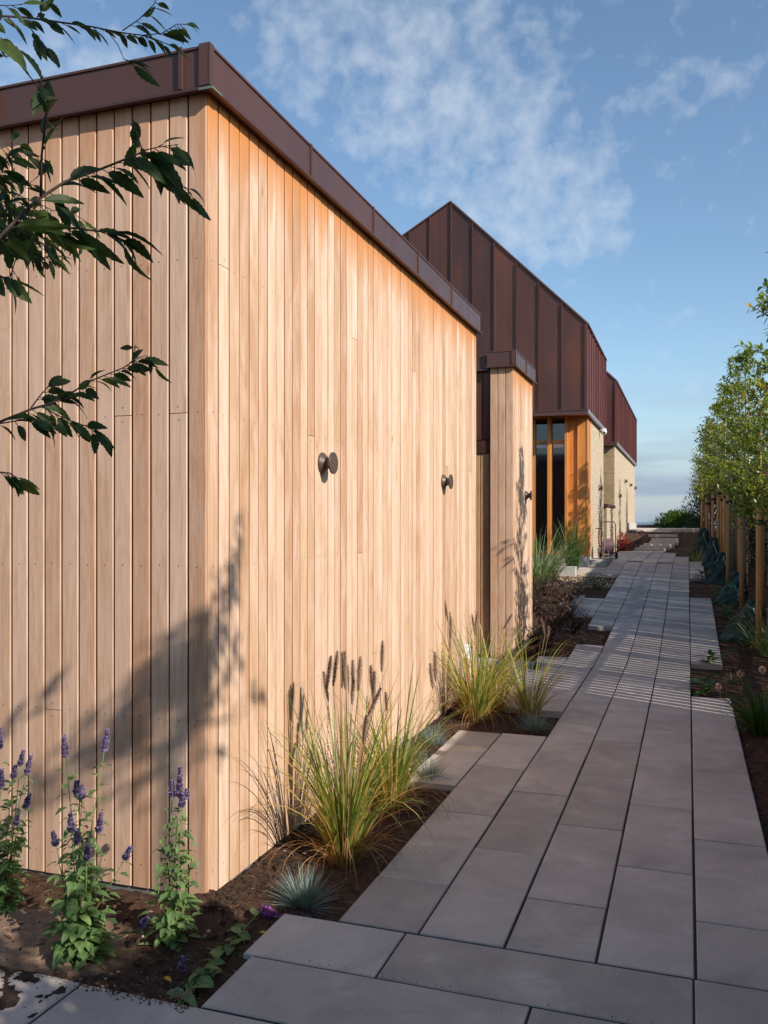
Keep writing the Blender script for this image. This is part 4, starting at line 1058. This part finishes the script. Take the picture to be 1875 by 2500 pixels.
# crumbs, small leaves and bark carried on to the paving edges
cr = MB()
for _ in range(420):
    e = R(); y = 3.1+9*R()**1.5
    if e < .55: x = -1.245+abs(random.gauss(0, .025)) if (y < 6.1 or 7 < y < 10.5) else -.93+abs(random.gauss(0, .04))
    elif e < .8: x = .345-abs(random.gauss(0, .04))
    else: x, y = U(-1.4, .9), 2.72+abs(random.gauss(0, .012))
    lump(cr, (x, y, rise(y)+.001), U(.001, .003), .5)
for _ in range(700):
    x, y = U(-2.8, -1.45), 2.365-abs(random.gauss(0, .018)); lump(cr, (x, y, .001), U(.0012, .0045), .6)
tag(cr.build('soil_crumbs', M['chip']), kind='stuff')
# gravel by the house
gv = MB()
for _ in range(1500):
    x, y = U(-2.6, -1.27), U(15.5, 18.6)
    if x > -1.57 and y > 17.2 or (x > -2.1 and 17.5 < y < 18.3): continue
    lump(gv, (x, y, surf(x, y)+.004), U(.008, .02), .6)
k = N('gravel_stone'); mg = k.done(k.ramp(k.island(), [(0, (.22, .15, .09)), (.5, (.40, .29, .18)), (1, (.55, .46, .36))]), .8)
tag(gv.build('gravel', mg), kind='stuff')
# fallen yellow leaves
for i, (u, v) in enumerate(((D2(355, 2118)), (D2(560, 2020)), (D2(512, 2170+18)))):
    p = gp(u, v); m = MB(); m.leaf(Vector((0, 0, .012)), Vector((1, .4*i-.3, .05)), Vector((0, 0, 1)), .035, .02, .2, 4)
    o = m.build('fallen_leaf', M['yellow'], None, False, p); tag(o, ('yellow fallen leaf in the middle of the front bed', 'yellow fallen leaf under the broken hyssop stem', 'yellow fallen leaf at the corner of the front slab')[i], 'leaf', 'yellow leaves fallen on the soil')

# ------------------------------------------------------------------ far bed plants left of the path
def tuft(name, p, label, cat, mat, seed, n, H, lean, curl, w, group=None, rad=.06, nn=8):
    random.seed(seed); t = thing(name, p, label, cat, group); mb = MB()
    for i in range(n):
        a = U(0, 2*math.pi); r_ = rad*math.sqrt(R())
        blade(mb, (r_*math.cos(a), r_*math.sin(a), -.02), a+U(-.3, .3), H*U(.6, 1.1), U(*lean), U(*curl), w*U(.7, 1.3), 0, nn)
    mb.build('blades', mat, t); return t
tuft('tall_grass', gp(1398, 1402), 'upright dark green grass clump in front of the orange timber corner', 'ornamental grass', M['dark_grass'], 71, 190, 1.15, (.0, .22), (.05, .7), .0055, 'tall grasses in front of the copper house', .09)
tuft('tall_grass', gp(1312, 1440), 'arching silver-green grass clump beside the small timber block', 'ornamental grass', M['misc_leaf'], 72, 240, 1.45, (.05, .5), (.6, 2.0), .005, 'tall grasses in front of the copper house', .14)
tuft('tall_grass', gp(1345, 1418), 'pale drooping grass clump between the silver-green and dark green ones', 'ornamental grass', M['misc_leaf'], 73, 130, 1.1, (.05, .6), (.6, 2.2), .0045, 'tall grasses in front of the copper house', .10)
random.seed(9)
def twiggy(p, label, seed, H, Rr, n, mat, L, cat='shrub', group=None, name='dark_shrub'):
    random.seed(seed); t = thing(name, p, label, cat, group); tw, lf = MB(), MB()
    for i in range(n):
        a = U(0, 6.28); e = Vector((math.cos(a)*Rr*U(.3, 1), math.sin(a)*Rr*U(.3, 1), H*U(.4, 1.05)))
        mid = e*.5+Vector((U(-.04, .04), U(-.04, .04), .08*H)); tw.tube([Vector((0, 0, -.02)), mid, e], [.006, .004, .0015], 5, 0, False)
        for j in range(16):
            s_ = .25+.75*j/16; q = (Vector((0, 0, 0)).lerp(mid, s_*2) if s_ < .5 else mid.lerp(e, s_*2-1))
            b = U(0, 6.28); lf.leaf(q, Vector((math.cos(b), math.sin(b), U(-.4, .5))), Vector((0, 0, 1)), L*U(.5, 1.1), L*.17, U(.1, .6), 3)
            if j % 3 == 0: tw.tube([q, q+Vector((math.cos(b), math.sin(b), .2))*.08], .0012, 3, 0, False)
    tw.build('branches', M['twig'], t); lf.build('foliage', mat, t)
for i, (u, v, H, Rr, n, lb) in enumerate(((1345, 1560, .74, .44, 36, 'large dark purple-leaved shrub beside the paving, largest of the dark shrubs'), (1320, 1600, .40, .30, 24, 'low dark shrub at the foot of the small timber block'),
        (1300, 1500, .55, .36, 28, 'dark shrub touching the side of the small timber block'), (1380, 1475, .38, .42, 28, 'dark shrub below the upright dark green grass clump'), (1405, 1545, .40, .26, 20, 'dark spindly shrub nearest the path edge'),
        (1335, 1455, .40, .4, 20, 'dark shrub farthest back, in front of the concrete kerb'))):
    twiggy(gp(u, v), lb, 80+i, H, Rr, n, M['brown_leaf'], .10, 'shrub', 'dark-leaved shrubs in the left bed')
for i, (u, v, H, lb) in enumerate(((1458, 1440, .28, 'small green tuft in the soil notch before the house'), (1300, 1640, .22, 'green weed tuft behind the thin fountain grass'), (1290, 1475, .45, 'green grass tuft between the dark shrubs'))):
    tuft('grass_tuft', gp(u, v), lb, 'grass tuft', M['dark_grass'], 90+i, 60, H, (.1, .8), (.1, .8), .003, None, .06, 5)
# trunk-like yellow stem
# ------------------------------------------------------------------ right bed plants
tuft('daylily_clump', gp(1858, 1792), 'dense dark green strap-leaved clump at the right edge of the photo', 'perennial', M['dark_grass'], 101, 170, .42, (.05, .7), (.3, 1.5), .0055, None, .08)
tuft('wispy_grass', gp(1872, 1600), 'pale wispy grass at the foot of the nearest tree stake', 'ornamental grass', M['misc_leaf'], 102, 90, .75, (.1, .7), (.3, 1.4), .003, None, .07)
def herb(p, label, seed, n, L, group='leafy seedlings in the right bed', mat=None, wr=.34):
    random.seed(seed); t = thing('leafy_plant', p, label, 'perennial', group); lf, st = MB(), MB()
    for i in range(n):
        a = i*2.4+U(-.3, .3); z = U(.01, .10)*L/.12; q = Vector((.01*math.cos(a), .01*math.sin(a), z)); lf.leaf(q, Vector((math.cos(a), math.sin(a), U(.1, 1.1))), Vector((0, 0, 1)), L*U(.6, 1.15), L*wr, U(.2, .7), 6)
    st.tube([(0, 0, -.02), (0, 0, .11*L/.12)], .003, 5)
    lf.build('foliage', mat or M['herb_leaf'], t); st.build('stem', M['stem'], t)
for i, (u, v, n, L, lb) in enumerate(((1722, 1695, 16, .17, 'broad-leaved plant with orange-tipped leaves in the soil notch nearest the camera'), (1735, 1625, 16, .14, 'green leafy plant at the end of the second right-hand slab row'),
        (1775, 1605, 6, .10, 'small leafy seedling behind the second right-hand slab row'), (1815, 1590, 5, .10, 'single seedling in front of the largest watering bag'), (1775, 1510, 14, .17, 'leafy plant beside the second watering bag'),
        (1762, 1470, 16, .20, 'leafy plant between the second and third watering bags'), (1715, 1420, 18, .20, 'leafy plant at the end of the third right-hand slab row'), (1735, 1380, 14, .2, 'leafy plant in front of the narrow watering bag'),
        (1782, 1440, 12, .17, 'leafy plant at the foot of the third path-side stake'), (1850, 1575, 9, .15, 'leafy plant at the foot of the nearest stake'), (1812, 1790, 10, .06, 'tiny weeds at the near edge of the right bed'))):
    herb(gp(u, v), lb, 110+i, n, L)
tuft('grass_tuft', gp(1703, 1372), 'pale green tuft at the foot of the farthest watering bag', 'grass tuft', M['misc_leaf'], 130, 60, .45, (.1, .9), (.1, .8), .004, None, .06, 5)
tuft('grass_tuft', gp(1790, 1665), 'short dark grass tuft between the seed heads and the path', 'grass tuft', M['dark_grass'], 131, 50, .12, (.1, .9), (.1, .6), .0016, None, .05, 5)
def allium(u, v, s_, lb, seed):
    random.seed(seed); c = at_depth(u, v, 6.9+.0*s_); g = gp(u+2, v+42); c = at_y(u, v, g.y)
    t = thing('allium_seed_head', g, lb, 'seed head', 'brown allium seed heads at the right edge'); q = c-g
    m = MB(); m.tube([(0, 0, -.02), q*.5+Vector((.01, 0, 0)), q], .002, 5); m.build('stem', M['penn_dry'], t)
    m = MB()
    for i in range(420):
        o_ = Vector((random.gauss(0, 1), random.gauss(0, 1), random.gauss(0, 1))).normalized(); a = o_.orthogonal().normalized(); e = q+o_*.034*s_*U(.8, 1.05)
        m.face([q+o_*.01, e-a*.0014, e+a*.0014]); m.face([e-a*.004, e+a*.004, e+o_*.005+o_.cross(a)*.003])
    m.build('head', M['allium'], t)
for i, (u, v, s_, lb) in enumerate(((1808, 1645, 1.0, 'round brown seed head, uppermost left of the five'), (1862, 1635, 1.05, 'round brown seed head at the right edge, highest'), (1770, 1662, .85, 'round brown seed head low in the middle'),
        (1755, 1676, .8, 'leftmost and lowest round brown seed head'), (1872, 1678, 1.1, 'round brown seed head cut by the right edge of the photo'))): allium(u, v, s_, lb, 140+i)

# far plants
p = gp(1523, 1344)
random.seed(150); t = thing('red_shrub', p, 'bright red low shrub beside the hose cart', 'shrub'); lf, tw = MB(), MB()
for i in range(700):
    a = U(0, 6.28); r_ = U(0, .36); z = U(0, .28) if R() < .7 else U(.2, .58)*(1-r_)
    q = Vector((r_*math.cos(a)*(1 if z < .3 else .5)-.05, r_*math.sin(a), z)); lf.leaf(q, Vector((U(-1, 1), U(-1, 1), U(-.2, 1))), Vector((0, 0, 1)), .07, .045, .3, 3)
for i in range(14):
    a = U(0, 6.28); tw.tube([(0, 0, 0), (.2*math.cos(a), .2*math.sin(a), .35)], .004, 4)
lf.build('foliage', M['red_leaf'], t); tw.build('branches', M['twig'], t)
def bush(name, p, label, rx, ry, rz_, n, L, mat, seed, group=None):
    random.seed(seed); t = thing(name, p, label, 'shrub', group); lf, tw = MB(), MB()
    for i in range(n):
        a = U(0, 6.28); c = U(-.1, 1); s_ = math.sqrt(1-min(1, c*c)); q = U(.55, 1.1)*(1+.25*noise.noise(Vector((math.cos(a)*2, math.sin(a)*2, c*2+seed))))
        lf.leaf(Vector((rx*s_*math.cos(a)*q, ry*s_*math.sin(a)*q, rz_*c*q+.02)), Vector((math.cos(a)*s_, math.sin(a)*s_, c+.3))+Vector((U(-.6, .6), U(-.6, .6), U(-.3, .6))), Vector((0, 0, 1)), L*U(.6, 1.3), L*.35, .1, 3)
    for i in range(12):
        a = U(0, 6.28); tw.tube([(0, 0, 0), (rx*.8*math.cos(a), ry*.8*math.sin(a), rz_*U(.3, .8))], .006, 4)
    lf.build('foliage', mat, t); tw.build('branches', M['twig'], t)
q = at_depth(1655, 1288, 36); q.z = 1.25
bush('juniper', q, 'spreading bright green conifer on the terrace edge', .85, .6, .58, 2200, .16, M['conifer'], 160)
q = at_depth(1700, 1290, 34); q.z = 1.2
bush('dark_conifer', q, 'small dark conifer between the bright one and the tree row', .42, .4, .45, 900, .1, M['ivy'], 161)
q = at_depth(1675, 1290, 40); q.z = 1.2
bush('terrace_hedge', (.95, 41, 1.2), 'dense dark hedge closing the view behind the last tree', 1.3, .9, 1.9, 3000, .17, M['ivy'], 162)
lw2 = thing('planter', (-1.4, 38.5, 1.25), 'low brown planter wall at the sea end of the terrace', 'planter')
mb = MB(); mb.bbox(-.75, 1.15, 0, .4, -.03, .105, .01); mb.build('box', M['copper_fascia'], lw2)
mb = MB(); mb.box(-.8, 1.2, -.03, .43, .106, .14); mb.build('rim', M['zinc'], lw2)
tuft('grass_tuft', Vector((-1.2, 38.7, 1.36)), 'wispy grass growing in the terrace planter', 'grass tuft', M['misc_leaf'], 163, 40, .65, (.2, 1.1), (.1, .5), .005, None, .25, 5)
tuft('grass_tuft', Vector((-.3, 38.9, 1.36)), 'pale grasses at the right end of the terrace planter', 'grass tuft', M['misc_leaf'], 164, 70, .42, (.1, .8), (.1, .6), .006, None, .35, 5)

# ------------------------------------------------------------------ foreground cherry tree, trunk out of the frame on the left
random.seed(171)
ct = thing('cherry_tree', (-2.75, .95, 0), 'tree with dark serrated leaves reaching in from the left in the foreground', 'tree')
TW, LF = MB(), MB()
def poly(pts, D0, D1):
    out = []
    for i, (x, y) in enumerate(pts):
        D = D0+(D1-D0)*i/max(1, len(pts)-1); out.append(at_depth(x*1.1302, y*1.1302, D))
    return out
def sample(pl, t):
    k_ = t*(len(pl)-1); i = min(len(pl)-2, int(k_)); return pl[i].lerp(pl[i+1], k_-i), (pl[i+1]-pl[i]).normalized()
CAMF = Vector((-SN, CS, 0)); CAMR = Vector((CS, SN, 0))
def leafy(pl, n, L, r0, r1, t0=.0, hang=.9):
    TW.tube(pl, [r0+(r1-r0)*i/(len(pl)-1) for i in range(len(pl))], 6)
    for j in range(n):
        t = t0+(1-t0)*(j+.5)/n; q, d = sample(pl, min(.999, t)); sg = 1 if j % 2 else -1
        a = U(.3, 1.2)*sg
        dd = d*U(.5, 1.1)+Vector((0, 0, -1))*hang*U(.1, 1.3)+CAMF*U(-.5, .5)+Vector((0, 0, 1))*(.5 if R() < .2 else 0)+CAMR*U(-.25, .35)
        dd.normalize(); pet = q+dd*.012; TW.tube([q, pet], .0009, 4, 0, False)
        LF.leaf(pet, dd, -CAMF*U(-.2, 1)+Vector((U(-.9, .9), U(-.9, .9), U(.1, .9))), L*U(.6, 1.12), L*U(.27, .37), U(.05, .5), 12, 0, .09, .3)
b1 = poly([(-140, 20), (-40, 32), (60, 38), (130, 48), (200, 58), (260, 70), (320, 78), (372, 100)], 1.9, 2.1)
leafy(b1, 30, .048, .003, .001, .12)
leafy(poly([(228, 62), (255, 98), (268, 128), (283, 135)], 2.0, 2.0), 3, .062, .0012, .0007, .6)
leafy(poly([(265, 66), (300, 42), (332, 10), (345, -20)], 2.0, 2.1), 8, .05, .0014, .0008, .1)
leafy(poly([(310, 76), (350, 72), (382, 52), (400, 52)], 2.0, 2.1), 9, .05, .0013, .0007, .2)
leafy(poly([(42, 45), (66, 62), (88, 88), (100, 102)], 1.95, 1.9), 6, .055, .0014, .0007, .3)
leafy(poly([(80, 38), (92, 20), (98, -25)], 1.95, 1.95), 5, .05, .0014, .0008, .1)
leafy(poly([(-30, 10), (15, 12), (45, 10)], 1.8, 1.8), 4, .05, .0012, .0007, .1)
leafy(poly([(-60, 60), (-10, 70), (10, 90)], 1.8, 1.8), 4, .055, .0012, .0007, .3)
b2 = poly([(-150, 640), (-60, 565), (0, 512), (40, 470), (83, 430), (140, 393), (213, 367), (273, 343), (308, 328), (345, 345)], 1.35, 1.55)
leafy(b2, 26, .070, .0038, .0012, .2)
leafy(poly([(88, 425), (90, 340), (97, 267), (100, 205), (92, 185)], 1.42, 1.35), 9, .066, .0022, .001, .25)
leafy(poly([(97, 212), (85, 190), (60, 160), (8, 95)], 1.33, 1.2), 2, .075, .0012, .0008, .5)
leafy(poly([(30, 480), (100, 488), (160, 493), (233, 502), (270, 520)], 1.45, 1.55), 13, .072, .003, .001, .1)
leafy(poly([(308, 330), (330, 330), (352, 350), (375, 385), (415, 420)], 1.55, 1.6), 11, .05, .0014, .0008, .1)
leafy(poly([(308, 328), (300, 300), (290, 270), (285, 250)], 1.55, 1.6), 7, .045, .0012, .0007, .2)
leafy(poly([(310, 325), (340, 318), (385, 312)], 1.55, 1.6), 5, .05, .0011, .0007, .3)
leafy(poly([(0, 600), (22, 598), (34, 560)], 1.5, 1.5), 4, .06, .0015, .0009, .2)
leafy(poly([(-60, 560), (-10, 590), (20, 605)], 1.5, 1.5), 5, .07, .0015, .0009, .2)
for k_ in range(14):
    x0, y0 = U(-30, 90), U(400, 515); pts = [(-170, 600), (-70, y0*.5+280), (x0, y0)]
    for s_ in range(3): pts.append((pts[-1][0]+U(15, 45), pts[-1][1]+U(-12, 30)))
    leafy(poly(pts, 2.2, 2.7), 15, .060, .0016, .0008, .25)
for k_ in range(5):
    x0, y0 = U(-30, 30), U(330, 460); pts = [(-170, 600), (-80, y0*.5+270), (x0, y0)]
    for s_ in range(3): pts.append((pts[-1][0]+U(10, 35), pts[-1][1]+U(-35, 10)))
    leafy(poly(pts, 2.2, 2.3), 8, .055, .0014, .0007, .3)
b3 = poly([(-150, 960), (-60, 935), (0, 911), (67, 884), (110, 871), (150, 851), (200, 821), (267, 794), (303, 771)], 1.85, 2.0)
leafy(b3, 32, .056, .0034, .001, .22)
leafy(poly([(90, 879), (133, 901), (187, 921), (213, 931)], 1.95, 1.95), 11, .058, .0017, .0008, .1)
leafy(poly([(67, 881), (90, 850), (110, 828)], 1.95, 1.95), 6, .062, .0015, .0008, .2)
leafy(poly([(0, 915), (60, 905), (120, 912)], 1.9, 1.9), 8, .055, .0015, .0008, .1)
leafy(poly([(296, 774), (300, 752), (290, 745)], 2.0, 2.0), 2, .045, .0010, .0007, .5)
leafy(poly([(303, 771), (318, 768), (335, 790)], 2.0, 2.0), 2, .045, .0010, .0007, .4)
leafy(poly([(-60, 1000), (0, 1020), (22, 1022), (32, 1030)], 1.9, 1.9), 7, .058, .002, .001, .3)
root = Vector((-2.75, .95, 0))
TR = MB(); TR.tube([root+Vector((0, 0, -.1)), root+Vector((.03, .0, .9)), root+Vector((.0, .03, 1.7)), root+Vector((.05, .05, 2.9))], [.05, .045, .038, .02], 12)
for pl, zz in ((b1, 2.5), (b2, 1.35), (b3, 1.2), (poly([(-170, 600), (-100, 560)], 2.2, 2.25), 1.6)):
    s_ = root+Vector((.02, .01, zz)); TW.tube([s_, s_.lerp(pl[0], .5)+Vector((0, 0, .05)), pl[0]], [.014, .009, .006], 8)
for (a, b, c) in ((.3, 1.6, .5), (2.2, 2.0, .6), (3.6, 1.8, .7), (4.7, 2.3, .6)):
    s_ = root+Vector((0, 0, b)); e = s_+Vector((math.cos(a)*c, math.sin(a)*c, .45)); TR.tube([s_, e], [.012, .004], 6)
    for j in range(40):
        q = s_.lerp(e, .3+.7*R())+Vector((U(-.15, .15), U(-.15, .15), U(-.15, .1))); LF.leaf(q, Vector((U(-1, 1), U(-1, 1), U(-1, .3))), Vector((0, 0, 1)), .075, .03, .3, 6, 0, .05)
B(TR, 'trunk', M['bark'], ct, True); B(TW, 'branches', M['twig'], ct, True); B(LF, 'foliage', M['cherry_leaf'], ct)

# neighbour's house behind the camera, seen only mirrored in the far windows
nh = thing('neighbour_house', (-6.5, -16, 0), 'dark-roofed brick house reflected in the tall windows', 'house')
mb = MB(); mb.box(-6, 6, -4, 4, 0, 3.2); mb.build('walls', M['brick_front'], nh)
mb = MB(); mb.idx([(-6.4, 4.4, 3.1), (6.4, 4.4, 3.1), (6.4, 0, 5.6), (-6.4, 0, 5.6), (-6.4, -4.4, 3.1), (6.4, -4.4, 3.1)], [(0, 1, 2, 3), (3, 2, 5, 4), (0, 3, 4), (1, 5, 2)]); mb.build('roof', M['copper'], nh)
for x in (-3.5, 0, 3.5):
    mb = MB(); mb.box(x-.6, x+.6, 4.0, 4.05, .9, 2.3); w = mb.build('window', M['white'], nh); mb = MB(); mb.box(x-.5, x+.5, 4.051, 4.06, 1.0, 2.2); mb.build('pane', M['glass'], w)

# ------------------------------------------------------------------ sky, sun, camera
S = Vector((1, -.48, .66)).normalized()
el = math.asin(S.z); rot = math.atan2(S.x, S.y)
w = bpy.data.worlds.new('World'); scene.world = w; w.use_nodes = True; nt = w.node_tree; nd = nt.nodes; lk = nt.links
nd.clear()
def wn(t, **kw):
    n = nd.new(t)
    for k_, v_ in kw.items():
        if k_ in n.inputs: n.inputs[k_].default_value = v_
        else: setattr(n, k_, v_)
    return n
sky = wn('ShaderNodeTexSky', sky_type='NISHITA', sun_disc=False); sky.sun_elevation = el; sky.sun_rotation = rot; sky.air_density = 1.0; sky.dust_density = .6; sky.ozone_density = 2.2; sky.altitude = 0
bg = wn('ShaderNodeBackground'); bg.inputs['Strength'].default_value = .14; out = wn('ShaderNodeOutputWorld')
tc = wn('ShaderNodeTexCoord'); sp = wn('ShaderNodeSeparateXYZ'); lk.new(tc.outputs['Generated'], sp.inputs[0])
def wm(op, a, b=None, clamp=False):
    m = wn('ShaderNodeMath', operation=op); m.use_clamp = clamp
    for s_, v_ in zip(m.inputs, (a, b)):
        if v_ is None: continue
        if isinstance(v_, (int, float)): s_.default_value = v_
        else: lk.new(v_, s_)
    return m.outputs[0]
zc = wm('MAXIMUM', sp.outputs[2], .03); px = wm('DIVIDE', sp.outputs[0], zc); py = wm('DIVIDE', sp.outputs[1], zc)
cb = wn('ShaderNodeCombineXYZ'); lk.new(px, cb.inputs[0]); lk.new(py, cb.inputs[1])
def wnoise(vec, sc, det, rg, dist=0):
    n = wn('ShaderNodeTexNoise'); n.inputs['Scale'].default_value = sc; n.inputs['Detail'].default_value = det; n.inputs['Roughness'].default_value = rg; n.inputs['Distortion'].default_value = dist
    lk.new(vec, n.inputs['Vector']); return n.outputs['Fac']
fine = wnoise(tc.outputs['Generated'], 34.0, 5, .55, .15); big = wnoise(tc.outputs['Generated'], 5.0, 3, .5)
def blob(cx_, cy_, rx, ry, amp, shear=0.0):
    a = wm('SUBTRACT', px, cx_); b = wm('SUBTRACT', py, cy_)
    a = wm('SUBTRACT', a, wm('MULTIPLY', b, shear))
    a = wm('DIVIDE', a, rx); b = wm('DIVIDE', b, ry)
    d = wm('ADD', wm('MULTIPLY', a, a), wm('MULTIPLY', b, b))
    return wm('MULTIPLY', wm('SUBTRACT', 1.0, d, True), amp)
cov = wm('ADD', blob(-.52, 2.25, .42, 1.35, .40, .06), blob(-1.35, 1.62, .42, .28, .30))
cov = wm('ADD', cov, blob(-.02, 2.15, .18, .22, .14)); cov = wm('ADD', cov, blob(-.35, 3.1, .35, .5, .12)); cov = wm('ADD', cov, blob(-.05, 1.6, .15, .12, .08))
dens = wm('ADD', wm('ADD', wm('MULTIPLY', fine, 1.15), wm('MULTIPLY', big, .35)), cov)
cl_ = wm('MULTIPLY', wm('SUBTRACT', dens, .86), 1.9, True)
# low streaks near the horizon
mp = wn('ShaderNodeMapping'); mp.inputs['Scale'].default_value = (2.0, 2.0, 26); lk.new(tc.outputs['Generated'], mp.inputs[0])
lowm = wm('MULTIPLY', wm('SUBTRACT', .16, sp.outputs[2], True), 9.0, True)
ls = wm('MULTIPLY', wm('MULTIPLY', wm('SUBTRACT', wnoise(mp.outputs[0], 1.6, 5, .5), .46), 5.0, True), lowm)
def wmix(f, a, b):
    m = wn('ShaderNodeMix', data_type='RGBA'); lk.new(f, m.inputs[0]) if not isinstance(f, float) else setattr(m.inputs[0], 'default_value', f)
    for s_, v_ in ((m.inputs[6], a), (m.inputs[7], b)):
        if isinstance(v_, tuple): s_.default_value = (*v_, 1)
        else: lk.new(v_, s_)
    return m.outputs[2]
c = wmix(wm('MULTIPLY', cl_, .52), sky.outputs[0], (5.0, 5.1, 5.6))
c = wmix(wm('MULTIPLY', ls, .5), c, (3.3, 3.8, 4.9))
hz2 = wm('POWER', wm('SUBTRACT', 1.0, wm('MULTIPLY', wm('MAXIMUM', sp.outputs[2], 0.0), 4.5), True), 2.0)
c = wmix(wm('MULTIPLY', hz2, .8), c, (2.35, 2.75, 3.75))
c = wmix(wm('MULTIPLY', ls, .55), c, (1.85, 2.15, 3.05))
mu = wn('ShaderNodeMix', data_type='RGBA', blend_type='MULTIPLY'); mu.inputs[0].default_value = 1; lk.new(c, mu.inputs[6]); mu.inputs[7].default_value = (.68, .72, .71, 1); c = mu.outputs[2]
lk.new(c, bg.inputs['Color']); lk.new(bg.outputs[0], out.inputs[0])

sd = bpy.data.lights.new('Sun', 'SUN'); sd.energy = 3.8; sd.angle = math.radians(.53); sd.color = (1, .92, .81)
so = bpy.data.objects.new('Sun', sd); COL.objects.link(so); so.rotation_euler = S.to_track_quat('Z', 'Y').to_euler(); so.location = (10, -5, 10)
cam = bpy.data.cameras.new('Camera'); co = bpy.data.objects.new('Camera', cam); COL.objects.link(co)
cam.sensor_fit = 'VERTICAL'; cam.sensor_height = 36; cam.lens = 36*F_PX/2500; cam.shift_y = 24/2500
co.location = (0, 0, EYE); co.rotation_euler = (math.pi/2, 0, YAW); cam.clip_end = 60000; cam.clip_start = .05
scene.camera = co
vs = scene.view_settings; vs.view_transform = 'Standard'; vs.look = 'None'; vs.gamma = 1; vs.use_curve_mapping = False; vs.exposure = 0.74
scene.render.resolution_x = 768; scene.render.resolution_y = 1024
